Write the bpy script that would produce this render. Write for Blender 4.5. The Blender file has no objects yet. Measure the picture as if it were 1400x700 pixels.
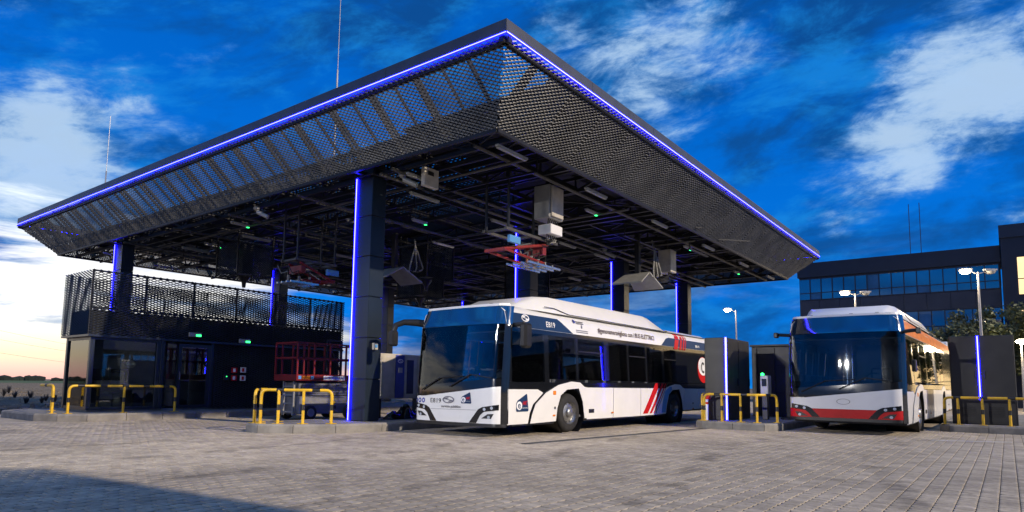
import bpy, bmesh, math, random
import numpy as np
from mathutils import Vector, Matrix
from mathutils.geometry import delaunay_2d_cdt
random.seed(7); rng = np.random.default_rng(7)
scene = bpy.context.scene
C = scene.collection

# ------------------------------------------------------------------ camera, sky, sun, exposure
F, PY, YAW, PITCH, ROLL, EYE = 894.39, 436.43, 0.6471, 0.1004, 0.0137, 1.128
def cam_axes():
    cy, sy, cp, sp = math.cos(YAW), math.sin(YAW), math.cos(PITCH), math.sin(PITCH)
    fw = Vector((cy*cp, sy*cp, sp)); rt = Vector((sy, -cy, 0)); up = rt.cross(fw)
    cr, sr = math.cos(ROLL), math.sin(ROLL)
    return rt*cr + up*sr, up*cr - rt*sr, fw
RT, UP, FW = cam_axes()
cd = bpy.data.cameras.new('camera'); cam = bpy.data.objects.new('camera', cd); C.objects.link(cam)
cd.sensor_width = 36; cd.lens = 36*F/1400; cd.shift_y = (PY-350)/1400
cd.clip_start = 0.05; cd.clip_end = 5000
cam.matrix_world = Matrix(((RT.x, UP.x, -FW.x, 0), (RT.y, UP.y, -FW.y, 0), (RT.z, UP.z, -FW.z, EYE), (0, 0, 0, 1)))
scene.camera = cam
def pix(x, y):                                  # direction of a photo pixel
    return (RT*((x-700)/F) + UP*(-(y-PY)/F) + FW).normalized()
def proj(q):
    d = Vector(q) - Vector((0, 0, EYE)); z = d.dot(FW)
    return 700 + F*d.dot(RT)/z, PY - F*d.dot(UP)/z, z

SUN_EL = math.radians(28); SUN_H = Vector((0.101, -0.995, 0)).normalized()
SUN_DIR = (SUN_H*math.cos(SUN_EL) + Vector((0, 0, math.sin(SUN_EL)))).normalized()
sl = bpy.data.lights.new('sun', 'SUN'); sl.energy = 4.3; sl.angle = math.radians(0.8); sl.color = (1.0, 0.85, 0.66)
so = bpy.data.objects.new('sun', sl); C.objects.link(so); so.location = (3, -20, 20)
so.rotation_euler = SUN_DIR.to_track_quat('Z', 'Y').to_euler()
scene.view_settings.view_transform = 'Standard'; scene.view_settings.look = 'None'
scene.view_settings.exposure = 0.0; scene.view_settings.gamma = 1.0

class NT:
    """small helper for node trees"""
    def __init__(s, tree): s.t = tree; s.n = tree.nodes; s.l = tree.links
    def new(s, typ, **kw):
        n = s.n.new(typ)
        for k, v in kw.items(): setattr(n, k, v)
        return n
    def put(s, sock, v):
        if isinstance(v, bpy.types.NodeSocket): s.l.new(v, sock)
        elif v is not None: sock.default_value = v
    def math(s, op, a, b=None, c=None, clamp=False):
        n = s.new('ShaderNodeMath', operation=op, use_clamp=clamp); s.put(n.inputs[0], a); s.put(n.inputs[1], b); s.put(n.inputs[2], c); return n.outputs[0]
    def vm(s, op, a, b=None):
        n = s.new('ShaderNodeVectorMath', operation=op); s.put(n.inputs[0], a); s.put(n.inputs[1], b)
        return n.outputs['Value'] if op in ('DOT_PRODUCT', 'LENGTH') else n.outputs[0]
    def ss(s, v, a, b, lo=0.0, hi=1.0, kind='SMOOTHSTEP'):
        n = s.new('ShaderNodeMapRange', interpolation_type=kind); n.clamp = True
        s.put(n.inputs[0], v); s.put(n.inputs[1], a); s.put(n.inputs[2], b); s.put(n.inputs[3], lo); s.put(n.inputs[4], hi); return n.outputs[0]
    def mix(s, f, a, b, blend='MIX'):
        n = s.new('ShaderNodeMix', data_type='RGBA', blend_type=blend); s.put(n.inputs[0], f)
        s.put(n.inputs[6], a if isinstance(a, bpy.types.NodeSocket) or len(a) == 4 else (*a, 1)); s.put(n.inputs[7], b if isinstance(b, bpy.types.NodeSocket) or len(b) == 4 else (*b, 1)); return n.outputs[2]
    def noise(s, vec, scale, detail=4, rough=.55, dist=0.0):
        n = s.new('ShaderNodeTexNoise'); s.put(n.inputs['Vector'], vec); n.inputs['Scale'].default_value = scale
        n.inputs['Detail'].default_value = detail; n.inputs['Roughness'].default_value = rough; n.inputs['Distortion'].default_value = dist; return n.outputs[0]
    def xyz(s, x, y, z):
        n = s.new('ShaderNodeCombineXYZ'); s.put(n.inputs[0], x); s.put(n.inputs[1], y); s.put(n.inputs[2], z); return n.outputs[0]

def build_world():
    w = bpy.data.worlds.new('World'); scene.world = w; w.use_nodes = True
    T = NT(w.node_tree); T.n.clear()
    out = T.new('ShaderNodeOutputWorld'); bg = T.new('ShaderNodeBackground'); T.l.new(bg.outputs[0], out.inputs[0])
    sky = T.new('ShaderNodeTexSky', sky_type='NISHITA'); sky.sun_disc = False
    sky.sun_elevation = SUN_EL; sky.sun_rotation = math.atan2(SUN_H.x, SUN_H.y); sky.air_density = 1.0; sky.dust_density = 0.3; sky.ozone_density = 3.0
    d = T.new('ShaderNodeTexCoord').outputs['Generated']
    sp = T.new('ShaderNodeSeparateXYZ'); T.l.new(d, sp.inputs[0]); X, Y, Z = sp.outputs
    P = T.xyz(X, Y, T.math('MULTIPLY', T.math('ADD', Z, T.math('MULTIPLY', X, -.22)), 2.3))
    # clear sky: the Nishita sky, deepened to the blue of dusk
    base = T.mix(1.0, sky.outputs[0], (0.02, 0.50, 1.25), 'MULTIPLY')
    flat = T.mix(T.ss(Z, 0.0, 0.55), (0.0, 2.0, 8.6), (0.0, 1.35, 6.4))
    base = T.mix(0.75, base, flat)
    # dark cloud sheets
    n1 = T.noise(P, 4.2, 10, .60, .35)
    dark = T.ss(n1, .40, .62)
    col = T.mix(T.math('MULTIPLY', dark, .75), base, (0.05, 0.58, 2.1))
    mid = T.noise(T.vm('ADD', P, (7.3, 2.2, 0)), 7.0, 10, .64, .3)
    col = T.mix(T.math('MULTIPLY', T.ss(mid, .47, .70), .62), col, (0.12, 2.7, 7.9))
    # bright torn clouds, denser where the photograph has its banks
    n2 = T.noise(T.vm('ADD', P, (1.3, 5.2, 0)), 7.5, 10, .64, .35)
    def blob(px, py, r, wgt):
        v = pix(px, py); return T.math('MULTIPLY', T.ss(T.vm('DOT_PRODUCT', d, tuple(v)), math.cos(math.radians(r)), 1.0), wgt*.8)
    bias = None
    for b in ((1180, 235, 6, .26), (1280, 150, 7, .27), (1400, 50, 9, .28), (838, 40, 8, .19), (940, 90, 8, .165), (1000, 45, 6, .10), (905, 150, 5, .13), (1400, 300, 3, .2), (760, 20, 3, .1),
              (15, 80, 6, .15), (30, 205, 6, .22), (130, 165, 7, .12), (180, 195, 6, .1), (60, 270, 7, .28)):
        k = blob(*b); bias = k if bias is None else T.math('ADD', bias, k)
    bias = T.math('ADD', bias, T.ss(Z, .58, .80, 0.0, .24))               # denser bright cloud added overhead, out of view, to lift the ambient light
    n3 = T.noise(T.vm('ADD', P, (3.1, 1.7, 0)), 19, 8, .66, .3)
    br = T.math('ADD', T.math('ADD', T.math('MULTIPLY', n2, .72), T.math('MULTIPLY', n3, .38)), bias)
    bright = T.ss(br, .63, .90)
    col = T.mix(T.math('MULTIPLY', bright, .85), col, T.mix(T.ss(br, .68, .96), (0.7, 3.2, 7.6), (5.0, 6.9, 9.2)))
    low = T.math('MULTIPLY', T.ss(T.noise(T.xyz(T.math('MULTIPLY', X, 4.0), T.math('MULTIPLY', Y, 4.0), T.math('MULTIPLY', Z, 26.0)), 1.0, 6, .6, .3), .52, .75), T.ss(Z, .22, .04))
    col = T.mix(T.math('MULTIPLY', low, .55), col, (3.4, 6.0, 9.5))
    # afterglow: the sun has set to the left of the frame; the glow is widest there and dies out towards the canopy
    gd = Vector((math.cos(math.radians(95)), math.sin(math.radians(95)), 0))
    hl = T.math('SQRT', T.math('ADD', T.math('MULTIPLY', X, X), T.math('MULTIPLY', Y, Y)))
    az = T.math('DIVIDE', T.vm('DOT_PRODUCT', d, tuple(gd)), T.math('MAXIMUM', hl, .01))
    wisp = T.noise(T.xyz(T.math('MULTIPLY', X, 2.2), T.math('MULTIPLY', Y, 2.2), T.math('MULTIPLY', Z, 15.0)), 1.3, 8, .62, .6)
    near = T.ss(az, math.cos(math.radians(54)), math.cos(math.radians(22)))
    top = T.math('ADD', T.math('MULTIPLY', near, .16), T.math('MULTIPLY', T.math('SUBTRACT', wisp, .5), .5))
    g = T.math('MULTIPLY', T.ss(T.math('SUBTRACT', top, Z), -.07, .06), T.ss(az, math.cos(math.radians(53)), math.cos(math.radians(41))))
    ramp = T.new('ShaderNodeValToRGB'); T.l.new(T.ss(Z, 0.0, .40, kind='LINEAR'), ramp.inputs[0])
    e = ramp.color_ramp.elements; e[0].position = 0.0; e[0].color = (.86, .46, .40, 1); e[1].position = 1.0; e[1].color = (.66, .86, 1.0, 1)
    for p_, c_ in ((.036, (.96, .62, .50, 1)), (.08, (1.0, .82, .55, 1)), (.18, (1, .97, .88, 1)), (.4, (1, 1, 1, 1))):
        q = e.new(p_); q.color = c_
    gs = T.ss(az, math.cos(math.radians(40)), math.cos(math.radians(5)), 10.4, 14.0)
    glow = T.mix(1.0, ramp.outputs[0], T.xyz(gs, gs, gs), 'MULTIPLY')
    band = T.noise(T.xyz(T.math('MULTIPLY', X, 3.0), T.math('MULTIPLY', Y, 3.0), T.math('MULTIPLY', Z, 30.0)), 1.0, 6, .6, .5)
    bandf = T.math('MULTIPLY', T.ss(band, .52, .66), T.ss(Z, .03, .09))
    glow = T.mix(T.math('MULTIPLY', bandf, .85), glow, (1.2, 3.0, 6.0))
    col = T.mix(g, col, glow)
    T.l.new(col, bg.inputs[0]); bg.inputs[1].default_value = 0.1
build_world()

# ------------------------------------------------------------------ helpers
ORG = {}
def link(o):
    C.objects.link(o); return o
def tag(o, label, cat, group=None):
    o['label'] = label; o['category'] = cat
    if group: o['group'] = group
    return o
def thing(name, label, cat, loc=(0, 0, 0), rz=0.0, group=None):
    o = link(bpy.data.objects.new(name, None)); o.location = loc; o.rotation_euler = (0, 0, rz); o.empty_display_size = .2
    ORG[o.name] = (0, 0, 0) if rz else tuple(loc)
    return tag(o, label, cat, group)
def struct(o):
    o['kind'] = 'structure'; return o
def copy_tree(o, parent=None):
    c = o.copy(); link(c); c.parent = parent
    for ch in list(o.children): copy_tree(ch, c)
    return c

class MB:
    def __init__(s): s.v = []; s.f = []; s.sm = []
    def add(s, vs, fs, smooth=False):
        n = len(s.v); s.v += [tuple(v) for v in vs]; s.f += [tuple(n+i for i in f) for f in fs]; s.sm += [smooth]*len(fs); return s
    def box(s, x0, x1, y0, y1, z0, z1):
        vs = [(x, y, z) for x in (x0, x1) for y in (y0, y1) for z in (z0, z1)]
        return s.add(vs, [(0, 1, 3, 2), (4, 6, 7, 5), (0, 4, 5, 1), (2, 3, 7, 6), (0, 2, 6, 4), (1, 5, 7, 3)])
    def cbox(s, x0, x1, y0, y1, z0, z1, b=.01):       # chamfered box
        bm = bmesh.new(); bmesh.ops.create_cube(bm, size=1)
        for v in bm.verts: v.co = ((x0+x1)/2+v.co.x*(x1-x0), (y0+y1)/2+v.co.y*(y1-y0), (z0+z1)/2+v.co.z*(z1-z0))
        bmesh.ops.bevel(bm, geom=bm.edges[:], offset=b, segments=1, affect='EDGES', profile=.5)
        bm.verts.index_update(); s.add([v.co[:] for v in bm.verts], [[v.index for v in f.verts] for f in bm.faces]); bm.free(); return s
    def bar(s, a, b, w, h=None, up=(0, 0, 1)):        # rectangular bar from a to b
        a, b = Vector(a), Vector(b); h = h or w; d = (b-a).normalized(); u = Vector(up)
        if abs(d.dot(u)) > .98: u = Vector((1, 0, 0))
        r = d.cross(u).normalized(); u = r.cross(d)
        vs = [p + r*i*w/2 + u*j*h/2 for p in (a, b) for i, j in ((-1, -1), (1, -1), (1, 1), (-1, 1))]
        return s.add(vs, [(3, 2, 1, 0), (4, 5, 6, 7)] + [(i, (i+1) % 4, 4+(i+1) % 4, 4+i) for i in range(4)])
    def tube(s, pts, r, n=8, cap=True):
        pts = [Vector(p) for p in pts]; rr = r if isinstance(r, (list, tuple)) else [r]*len(pts); base = len(s.v); prev = None; fs = []; vs = []
        for i, p in enumerate(pts):
            d = (pts[min(i+1, len(pts)-1)] - pts[max(i-1, 0)]).normalized()
            if prev is None:
                u = Vector((0, 0, 1)) if abs(d.z) < .9 else Vector((1, 0, 0)); a = d.cross(u).normalized()
            else: a = (prev - d*prev.dot(d)).normalized()
            prev = a; b = d.cross(a)
            vs += [p + (a*math.cos(t) + b*math.sin(t))*rr[i] for t in [2*math.pi*k/n for k in range(n)]]
        for i in range(len(pts)-1): fs += [(i*n+k, i*n+(k+1) % n, (i+1)*n+(k+1) % n, (i+1)*n+k) for k in range(n)]
        s.add(vs, fs, True)
        if cap: s.add(vs[:n], [tuple(range(n))[::-1]]); s.add(vs[-n:], [tuple(range(n))])
        return s
    def lathe(s, prof, c, axis='y', n=24):             # prof: (radius, offset along axis)
        vs = []; fs = []; c = Vector(c)
        for r, h in prof:
            for k in range(n):
                t = 2*math.pi*k/n; p = {'y': (r*math.cos(t), h, r*math.sin(t)), 'z': (r*math.cos(t), r*math.sin(t), h), 'x': (h, r*math.cos(t), r*math.sin(t))}[axis]
                vs.append(c + Vector(p))
        for i in range(len(prof)-1): fs += [(i*n+k, i*n+(k+1) % n, (i+1)*n+(k+1) % n, (i+1)*n+k) for k in range(n)]
        return s.add(vs, fs, True)
    def prism(s, poly, z0, z1):
        n = len(poly); vs = [(x, y, z0) for x, y in poly] + [(x, y, z1) for x, y in poly]
        return s.add(vs, [tuple(range(n))[::-1], tuple(range(n, 2*n))] + [(i, (i+1) % n, n+(i+1) % n, n+i) for i in range(n)])
    def mesh(s, name, mat, off=(0, 0, 0)):
        me = bpy.data.meshes.new(name); ox, oy, oz = off
        me.from_pydata([(x-ox, y-oy, z-oz) for x, y, z in s.v], [], s.f)
        if any(s.sm):
            me.polygons.foreach_set('use_smooth', s.sm); me.set_sharp_from_angle(angle=math.radians(40))
        if mat: me.materials.append(mat)
        me.update(); return me
    def build(s, name, mat, parent=None):
        off = ORG.get(parent.name, (0, 0, 0)) if parent else (0, 0, 0)
        o = link(bpy.data.objects.new(name, s.mesh(name, mat, off)))
        if parent: o.parent = parent; ORG[o.name] = off
        return o

def fix_normals(me):
    bm = bmesh.new(); bm.from_mesh(me); bmesh.ops.recalc_face_normals(bm, faces=bm.faces); bm.to_mesh(me); bm.free()

def sheet_mesh(poly, mapf, th=.012, step=.25):
    """polygon in panel coordinates -> curved sheet with thickness; mapf(a,b,off) -> point"""
    pts = []
    n = len(poly)
    for i in range(n):
        a, b = Vector(poly[i]), Vector(poly[(i+1) % n]); k = max(1, int((b-a).length/step))
        pts += [a + (b-a)*j/k for j in range(k)]
    m = len(pts); edges = [(i, (i+1) % m) for i in range(m)]
    ax = [p.x for p in pts]; ay = [p.y for p in pts]
    def inside(x, y):
        r = False
        for i in range(m):
            a, b = pts[i], pts[(i+1) % m]
            if (a.y > y) != (b.y > y) and x < (b.x-a.x)*(y-a.y)/(b.y-a.y)+a.x: r = not r
        return r
    extra = []
    gx = np.arange(min(ax)+step/2, max(ax), step); gy = np.arange(min(ay)+step/2, max(ay), step)
    for x in gx:
        for y in gy:
            if inside(x, y) and min((Vector((x, y))-p).length for p in pts) > step*.35: extra.append(Vector((x, y)))
    V, E_, Fc, *_ = delaunay_2d_cdt(pts + extra, edges, [list(range(m))], 1, 1e-5)
    mb = MB(); k = len(V)
    vs = [mapf(p.x, p.y, 0) for p in V] + [mapf(p.x, p.y, -th) for p in V]
    fs = [tuple(f) for f in Fc] + [tuple(k+i for i in reversed(f)) for f in Fc]
    cnt = {}
    for f in Fc:
        for i in range(len(f)):
            e = (f[i], f[(i+1) % len(f)]); cnt[e] = 1
    for (a, b) in cnt:
        if (b, a) not in cnt: fs.append((b, a, k+a, k+b))
    mb.add(vs, fs, True); return mb

_font_cache = {}
def text2d(txt, size, bold=False):
    cu = bpy.data.curves.new('txt', 'FONT'); cu.body = txt; cu.size = size; cu.resolution_u = 2; cu.offset = .012*size if bold else 0
    ob = bpy.data.objects.new('txt', cu); me = bpy.data.meshes.new_from_object(ob)
    V = [(v.co.x, v.co.y) for v in me.vertices]; Fc = [tuple(p.vertices) for p in me.polygons]
    bpy.data.objects.remove(ob); bpy.data.curves.remove(cu); bpy.data.meshes.remove(me)
    return V, Fc
def text_width(V): return max(v[0] for v in V) - min(v[0] for v in V)

# ------------------------------------------------------------------ materials
MATS = {}
def mat(name, col, rough=.5, metal=0.0, var=.15, scale=3.0, bump=0.0, bscale=40.0, spec=.5, coat=0.0, emis=None, estr=0.0, dirt=None, dirtz=None):
    if name in MATS: return MATS[name]
    m = bpy.data.materials.new(name); m.use_nodes = True; T = NT(m.node_tree); b = T.n['Principled BSDF']
    pos = T.new('ShaderNodeNewGeometry').outputs['Position']
    n = T.noise(pos, scale, 5, .6)
    k = T.ss(n, .3, .7, 1-var, 1+var)
    c = T.mix(1.0, (*col, 1), T.xyz(k, k, k), 'MULTIPLY')
    if dirt:
        n3 = T.noise(pos, scale*.6, 8, .7, .4); c = T.mix(T.math('MULTIPLY', T.ss(n3, .45, .8), dirt[1]), c, (*dirt[0], 1))
    T.l.new(c, b.inputs['Base Color'])
    T.l.new(T.ss(T.noise(pos, scale*2.3, 4), .3, .7, max(0.02, rough*.93), min(1, rough*1.07)), b.inputs['Roughness'])
    b.inputs['Metallic'].default_value = metal; b.inputs['Specular IOR Level'].default_value = spec
    if coat: b.inputs['Coat Weight'].default_value = coat; b.inputs['Coat Roughness'].default_value = .06
    if bump:
        bp = T.new('ShaderNodeBump'); bp.inputs['Strength'].default_value = bump; bp.inputs['Distance'].default_value = .01
        T.l.new(T.noise(pos, bscale, 4, .6), bp.inputs['Height']); T.l.new(bp.outputs[0], b.inputs['Normal'])
    if emis: b.inputs['Emission Color'].default_value = (*emis, 1); b.inputs['Emission Strength'].default_value = estr
    MATS[name] = m; return m
def glass(name, tint, gloss=(1, 1, 1), ior=1.5, rough=.02):
    m = bpy.data.materials.new(name); m.use_nodes = True; T = NT(m.node_tree); T.n.clear()
    out = T.new('ShaderNodeOutputMaterial'); tr = T.new('ShaderNodeBsdfTransparent'); gl = T.new('ShaderNodeBsdfGlossy'); fr = T.new('ShaderNodeFresnel'); mx = T.new('ShaderNodeMixShader')
    tr.inputs[0].default_value = (*tint, 1); gl.inputs[0].default_value = (*gloss, 1); gl.inputs['Roughness'].default_value = rough; fr.inputs[0].default_value = ior
    pos = T.new('ShaderNodeNewGeometry').outputs['Position']; bp = T.new('ShaderNodeBump'); bp.inputs['Strength'].default_value = .03
    T.l.new(T.noise(pos, 1.5, 2), bp.inputs['Height']); T.l.new(bp.outputs[0], gl.inputs['Normal'])
    T.l.new(fr.outputs[0], mx.inputs[0]); T.l.new(tr.outputs[0], mx.inputs[1]); T.l.new(gl.outputs[0], mx.inputs[2]); T.l.new(mx.outputs[0], out.inputs[0]); return m

M_steel = mat('dark_steel', (.016, .016, .018), .45, .3, .3, 2.0)
M_mesh = mat('dark_expanded_metal', (.098, .096, .092), .40, .3, .25, 1.5)
M_screen = mat('black_screen_metal', (.045, .05, .06), .30, .5, .25, 1.5)
M_clad = mat('charcoal_cladding', (.016, .026, .042), .32, .25, .12, 1.2, bump=.05, bscale=60, dirt=((.05, .055, .06), .25))
M_fascia = mat('fascia_sheet', (.085, .088, .095), .42, .4, .12, 1.5, dirt=((.12, .11, .1), .3))
M_deck = mat('roof_deck', (.010, .010, .011), .7, 0, .3, 2.0)
M_pipe = mat('galvanised_pipe', (.085, .08, .072), .5, .5, .25, 3.0)
M_led = mat('blue_led', (.05, .05, .5), .4, emis=(.0015, .001, 1.0), estr=30.0)
M_core = mat('led_core', (.6, .6, 1), .4, emis=(.42, .42, 1.0), estr=2.6)
M_tube = mat('unlit_tube', (.30, .30, .28), .4)
M_green = mat('green_led', (.0, .4, .1), .4, emis=(.03, 1.0, .18), estr=4.0)
M_white = mat('white_paint', (.78, .77, .74), .32, 0, .03, 2.0, coat=.35, dirt=((.6, .57, .52), .10))
M_white2 = mat('grey_white_paint', (.68, .68, .68), .32, 0, .03, 2.0, coat=.35, dirt=((.5, .48, .45), .12))
M_navy = mat('navy_paint', (.008, .034, .10), .5, 0, .08, 2.0, spec=.2)
M_red = mat('red_paint', (.50, .008, .010), .5, 0, .1, 2.0, spec=.25)
M_skyblue = mat('light_blue_paint', (.10, .30, .60), .35, 0, .08, 2.0)
M_orange = mat('orange_paint', (.72, .17, .02), .35, 0, .3, 5.0, coat=.4)
M_black = mat('black_plastic', (.012, .012, .013), .4, 0, .2, 3.0)
M_blackgloss = mat('black_gloss', (.008, .009, .011), .12, 0, .1, 3.0, coat=.5)
M_dest = mat('display_glass', (.006, .02, .045), .05, 0, .05, 3.0, spec=1.0, coat=1.0)
MATS['display_glass'].node_tree.nodes['Principled BSDF'].inputs['IOR'].default_value = 2.3
M_rubber = mat('rubber', (.018, .017, .016), .8, 0, .25, 9.0, bump=.2, bscale=90)
M_rim = mat('wheel_rim', (.36, .36, .35), .35, .8, .25, 7.0, dirt=((.06, .05, .045), .6))
M_chrome = mat('bright_metal', (.6, .6, .6), .25, .9, .1, 5.0)
M_lens = mat('lamp_lens', (.55, .6, .65), .08, .2, .1, 9.0)
M_amber = mat('amber_lens', (.75, .22, .02), .25, 0, .1, 9.0)
M_ink = mat('dark_lettering', (.07, .06, .055), .5)
M_gold = mat('brown_lettering', (.10, .06, .025), .5)
M_wht_ink = mat('white_lettering', (.8, .8, .8), .5)
M_blueink = mat('blue_emblem', (.03, .05, .30), .5)
M_greyink = mat('grey_emblem', (.20, .20, .23), .35, .4)
M_seat = mat('seat_fabric', (.14, .15, .17), .8)
M_inner = mat('bus_interior', (.10, .10, .105), .7)
M_yellow = mat('yellow_paint', (.66, .40, .016), .42, 0, .15, 6.0, dirt=((.20, .13, .03), .35))
M_bandblk = mat('black_band', (.014, .014, .015), .5)
M_conc = mat('concrete', (.215, .20, .18), .85, 0, .22, 3.0, bump=.35, bscale=55, dirt=((.13, .12, .11), .6))
M_slab = mat('island_slab', (.19, .18, .16), .85, 0, .25, 2.0, bump=.35, bscale=45, dirt=((.12, .11, .1), .6))
M_cab = mat('black_cabinet', (.016, .016, .017), .5, .1, .15, 1.5, bump=.08, bscale=80)
M_lgrey = mat('light_grey_metal', (.30, .30, .285), .45, .2, .12, 3.0, dirt=((.22, .2, .18), .4))
M_alu = mat('brushed_enclosure', (.50, .46, .39), .5, .1, .15, 3.0, dirt=((.2, .18, .15), .5))
M_liftred = mat('lift_red', (.20, .008, .010), .45, 0, .2, 4.0)
M_liftgrey = mat('lift_grey', (.20, .20, .21), .5, .1, .2, 4.0, dirt=((.1, .1, .1), .5))
M_pred = mat('pantograph_red', (.22, .014, .012), .45, 0, .2, 4.0)
M_copper = mat('copper', (.55, .25, .12), .4, .7)
M_office = mat('office_panel', (.012, .018, .034), .5, .2, .12, .6)
M_office2 = mat('office_spandrel', (.022, .030, .050), .5, .2, .12, .8)
M_bark = mat('bark', (.06, .045, .035), .9, 0, .3, 6.0, bump=.5, bscale=20)
M_leaf = mat('leaf', (.060, .070, .022), .6, 0, .5, 1.2)
M_pole = mat('galvanised_pole', (.42, .41, .39), .4, .6, .1, 4.0)
M_lamp = mat('lamp_glow', (1, 1, 1), .4, emis=(1.0, .84, .55), estr=60.0)
M_lampoff = mat('lamp_unlit', (.3, .3, .3), .4)
M_paint = mat('road_line', (.55, .54, .50), .7, 0, .3, 6.0)
M_wetline = mat('drain_slot', (.015, .015, .015), .7)
G_bus = glass('bus_window_glass', (.88, .91, .94))
G_front = glass('windscreen_glass', (.55, .62, .68), ior=1.52)
G_kiosk = glass('kiosk_glass', (.74, .80, .82), ior=1.9)
G_office = mat('office_glass', (.010, .04, .09), .04, .0, .5, .35, spec=1.0, coat=.8)
MATS['office_glass'].node_tree.nodes['Principled BSDF'].inputs['IOR'].default_value = 2.2
M_warmwin = mat('lit_office_window', (.5, .4, .25), .4, emis=(1.0, .68, .30), estr=1.5, var=.5, scale=.8)

def pavement_material(name, mode):
    m = bpy.data.materials.new(name); m.use_nodes = True; T = NT(m.node_tree); b = T.n['Principled BSDF']
    geo = T.new('ShaderNodeNewGeometry'); pos = geo.outputs['Position']
    big = T.noise(pos, .22, 5, .6, .5); fine = T.noise(pos, 14, 5, .65); med = T.noise(pos, 1.6, 6, .62, .3)
    if mode == 'island': r = geo.outputs['Random Per Island']
    elif mode == 'object': r = T.new('ShaderNodeObjectInfo').outputs['Random']
    else:
        br = T.new('ShaderNodeTexBrick'); br.offset = .5; T.l.new(pos, br.inputs['Vector'])
        br.inputs['Scale'].default_value = 1.0; br.inputs['Brick Width'].default_value = .142; br.inputs['Row Height'].default_value = .172; br.inputs['Mortar Size'].default_value = .006
        br.inputs['Color1'].default_value = (.15, .15, .15, 1); br.inputs['Color2'].default_value = (.85, .85, .85, 1); br.inputs['Mortar'].default_value = (.0, .0, .0, 1)
        sepc = T.new('ShaderNodeSeparateColor'); T.l.new(br.outputs[0], sepc.inputs[0]); r = sepc.outputs[0]
    k = T.math('ADD', .82, T.math('MULTIPLY', r, .30))
    k = T.math('MULTIPLY', k, T.ss(big, .3, .7, .82, 1.12)); k = T.math('MULTIPLY', k, T.ss(fine, .25, .75, .80, 1.18)); k = T.math('MULTIPLY', k, T.ss(med, .3, .75, 1.08, .78))
    # tyre tracks: bands of rubber along the lanes, broken up by noise
    sp = T.new('ShaderNodeSeparateXYZ'); T.l.new(pos, sp.inputs[0])
    arc = T.math('ADD', sp.outputs[1], T.math('MULTIPLY', T.math('SINE', T.math('MULTIPLY', sp.outputs[0], .33)), .8))
    w = T.math('ABSOLUTE', T.math('SUBTRACT', T.math('FRACT', T.math('MULTIPLY', arc, .41)), .5))
    tr = T.math('MULTIPLY', T.ss(w, .10, .02), T.ss(med, .42, .62)); k = T.math('MULTIPLY', k, T.math('SUBTRACT', 1.0, T.math('MULTIPLY', tr, .32)))
    oil = T.math('MULTIPLY', T.ss(T.noise(pos, .9, 6, .7, 1.5), .60, .72), .35); k = T.math('MULTIPLY', k, T.math('SUBTRACT', 1.0, oil))
    spot = T.math('MULTIPLY', T.ss(T.noise(pos, 5.5, 3, .5, .3), .72, .78), .45); k = T.math('MULTIPLY', k, T.math('SUBTRACT', 1.0, spot))
    c = T.mix(1.0, (.405, .345, .264, 1), T.xyz(k, k, k), 'MULTIPLY')
    T.l.new(c, b.inputs['Base Color']); b.inputs['Roughness'].default_value = .82; b.inputs['Specular IOR Level'].default_value = .3
    bp = T.new('ShaderNodeBump'); bp.inputs['Strength'].default_value = .5; bp.inputs['Distance'].default_value = .006
    T.l.new(T.noise(pos, 60, 5, .7), bp.inputs['Height']); T.l.new(bp.outputs[0], b.inputs['Normal']); return m
M_pav_i = pavement_material('paver_concrete', 'island'); M_pav_o = pavement_material('paver_concrete_single', 'object'); M_pav_f = pavement_material('paver_far', 'brick')
M_sand = mat('joint_sand', (.085, .072, .055), .95, 0, .6, 9.0, bump=.6, bscale=120, dirt=((.22, .18, .12), .3))
def soil_material():
    m = bpy.data.materials.new('ploughed_soil'); m.use_nodes = True; T = NT(m.node_tree); b = T.n['Principled BSDF']
    pos = T.new('ShaderNodeNewGeometry').outputs['Position']
    n = T.noise(pos, 1.2, 8, .75, .6); n2 = T.noise(pos, 7, 6, .7)
    c = T.mix(T.ss(n, .35, .68), (.09, .068, .042, 1), (.27, .205, .13, 1)); c = T.mix(T.ss(n2, .55, .75), c, (.45, .38, .26, 1))
    T.l.new(c, b.inputs['Base Color']); b.inputs['Roughness'].default_value = .95
    bp = T.new('ShaderNodeBump'); bp.inputs['Strength'].default_value = 1.0; bp.inputs['Distance'].default_value = .25; T.l.new(n, bp.inputs['Height']); T.l.new(bp.outputs[0], b.inputs['Normal']); return m
M_soil = soil_material()
M_grass = mat('green_strip', (.050, .085, .015), .9, 0, .4, .1)
M_wood = mat('far_wood', (.012, .018, .014), .95, 0, .4, .05)

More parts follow.
